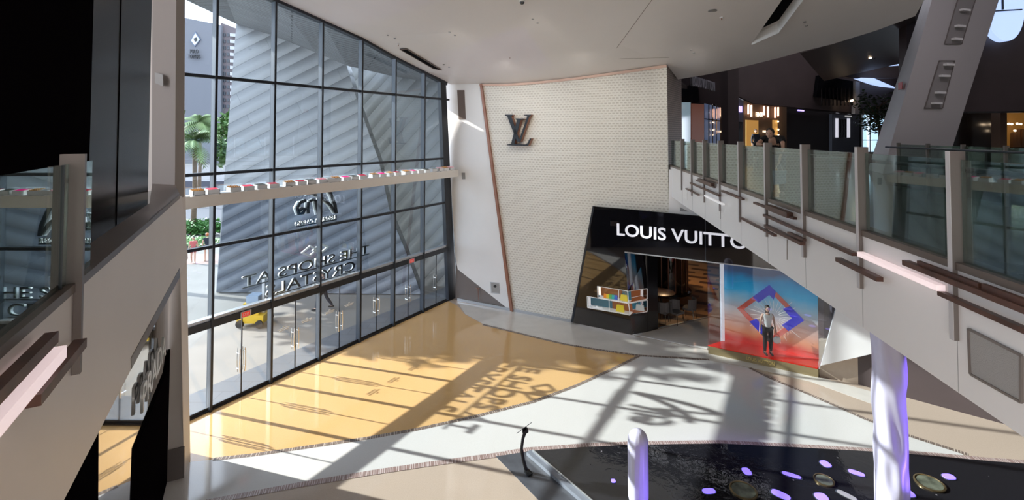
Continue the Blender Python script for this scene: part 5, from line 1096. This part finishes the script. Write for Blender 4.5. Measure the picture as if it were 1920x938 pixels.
# people outside
q = P(362, 494); person('person', q, .5, 'pedestrian in a pink top and cap walking on the plaza', dict(lk=(.10, -.12, .52), la=(.10, -.05, .10), rk=(-.10, -.02, .50), ra=(-.10, .18, .14)), [('pink_top', TEE, 'pink', .02), ('shorts', SHORTS, 'pink', .02)], 'hair', H=1.65, extra=shoes('shoe'))
q = P(388, 489); person('person', q, -2.6, 'pedestrian with ginger hair in dark clothes on the plaza', dict(lk=(.10, .0, .52), la=(.10, .12, .10)), [('dark_shirt', TEE, 'navy', .02), ('shorts', SHORTS, 'navy', .02)], 'redhair', H=1.75, extra=shoes('shoe'))
q = P(606, 581); person('person', q, -1.5, 'pedestrian in dark clothes striding past outside the doors', dict(lk=(.10, -.22, .54), la=(.10, -.30, .10), rk=(-.10, .12, .52), ra=(-.10, .38, .16)), [('trousers', LEGS, 'navy', .02), ('jacket', LONG, 'navy', .025)], 'hair', H=1.72, extra=shoes('blackfab'))
# the man leaning on the bridge railing
def shopping(e, j, nd, k):
    shoes('shoe')(e, j, nd, k)
    p = nd['lp'][0]; q = MB().hexa([p + V(v) for v in ((-.10, -.05, -.50), (.12, -.05, -.46), (.12, .05, -.46), (-.10, .05, -.50))], [p + V(v) for v in ((-.13, -.03, -.20), (.13, -.03, -.18), (.13, .03, -.18), (-.13, .03, -.20))]).build('shopping_bag', mat('blue_white_bag', (.35, .50, .70), .6), None); q.parent = e
    q = MB().tube([p + V((-.08, 0, -.2)), p + V((0, 0, .0)), p + V((.08, 0, -.2))], .006, 6).build('bag_cord', M['whitefab'], None); q.parent = e
q = P(1455, 368, 6.6)
person('person', V((q.x, q.y, 6.6)), -.75, 'man in dark t-shirt and jeans leaning over the bridge railing', dict(pelvis=(0, .16, .93), waist=(0, .05, 1.05), chest=(0, -.14, 1.20), neck=(0, -.30, 1.30), head=(0, -.40, 1.40), ls=(.18, -.16, 1.30), rs=(-.18, -.16, 1.30),
       le=(.24, -.36, 1.10), lw=(.20, -.46, .86), re=(-.26, -.42, 1.16), rw=(-.10, -.58, 1.16), lh=(.09, .16, .88), rh=(-.09, .16, .88), lk=(.10, .06, .48), rk=(-.10, .0, .48), la=(.10, .12, .09), ra=(-.10, .05, .09)),
       [('jeans', LEGS, 'jeans', .02), ('t_shirt', TEE, 'blackfab', .02)], 'hair', H=1.74, extra=shopping)
# yellow platform lift
q = P(478, 608); lf_ = thing('platform_lift', q, 'small yellow wheeled maintenance lift with a grey mast on the plaza', 'lift'); x, y = q.x, q.y
MB().box(x - .55, y - .4, .18, x + .55, y + .4, .50).box(x - .35, y - .3, .5, x + .3, y + .3, .95).build('chassis', M['yellow'], lf_)
for sx in (-.4, .4):
    for sy in (-.42, .42): w = MB(); w.tube([(x + sx, y + sy - .05, .16), (x + sx, y + sy + .05, .16)], .16, 16); w.build('wheel', M['rubber'], lf_)
MB().box(x + .30, y - .06, .5, x + .42, y + .06, 2.2).build('mast', M['alu'], lf_)
MB().box(x - .25, y - .25, .95, x + .25, y + .25, 1.25).build('cover', mat('blue_grey_cover', (.25, .32, .42), .6), lf_)
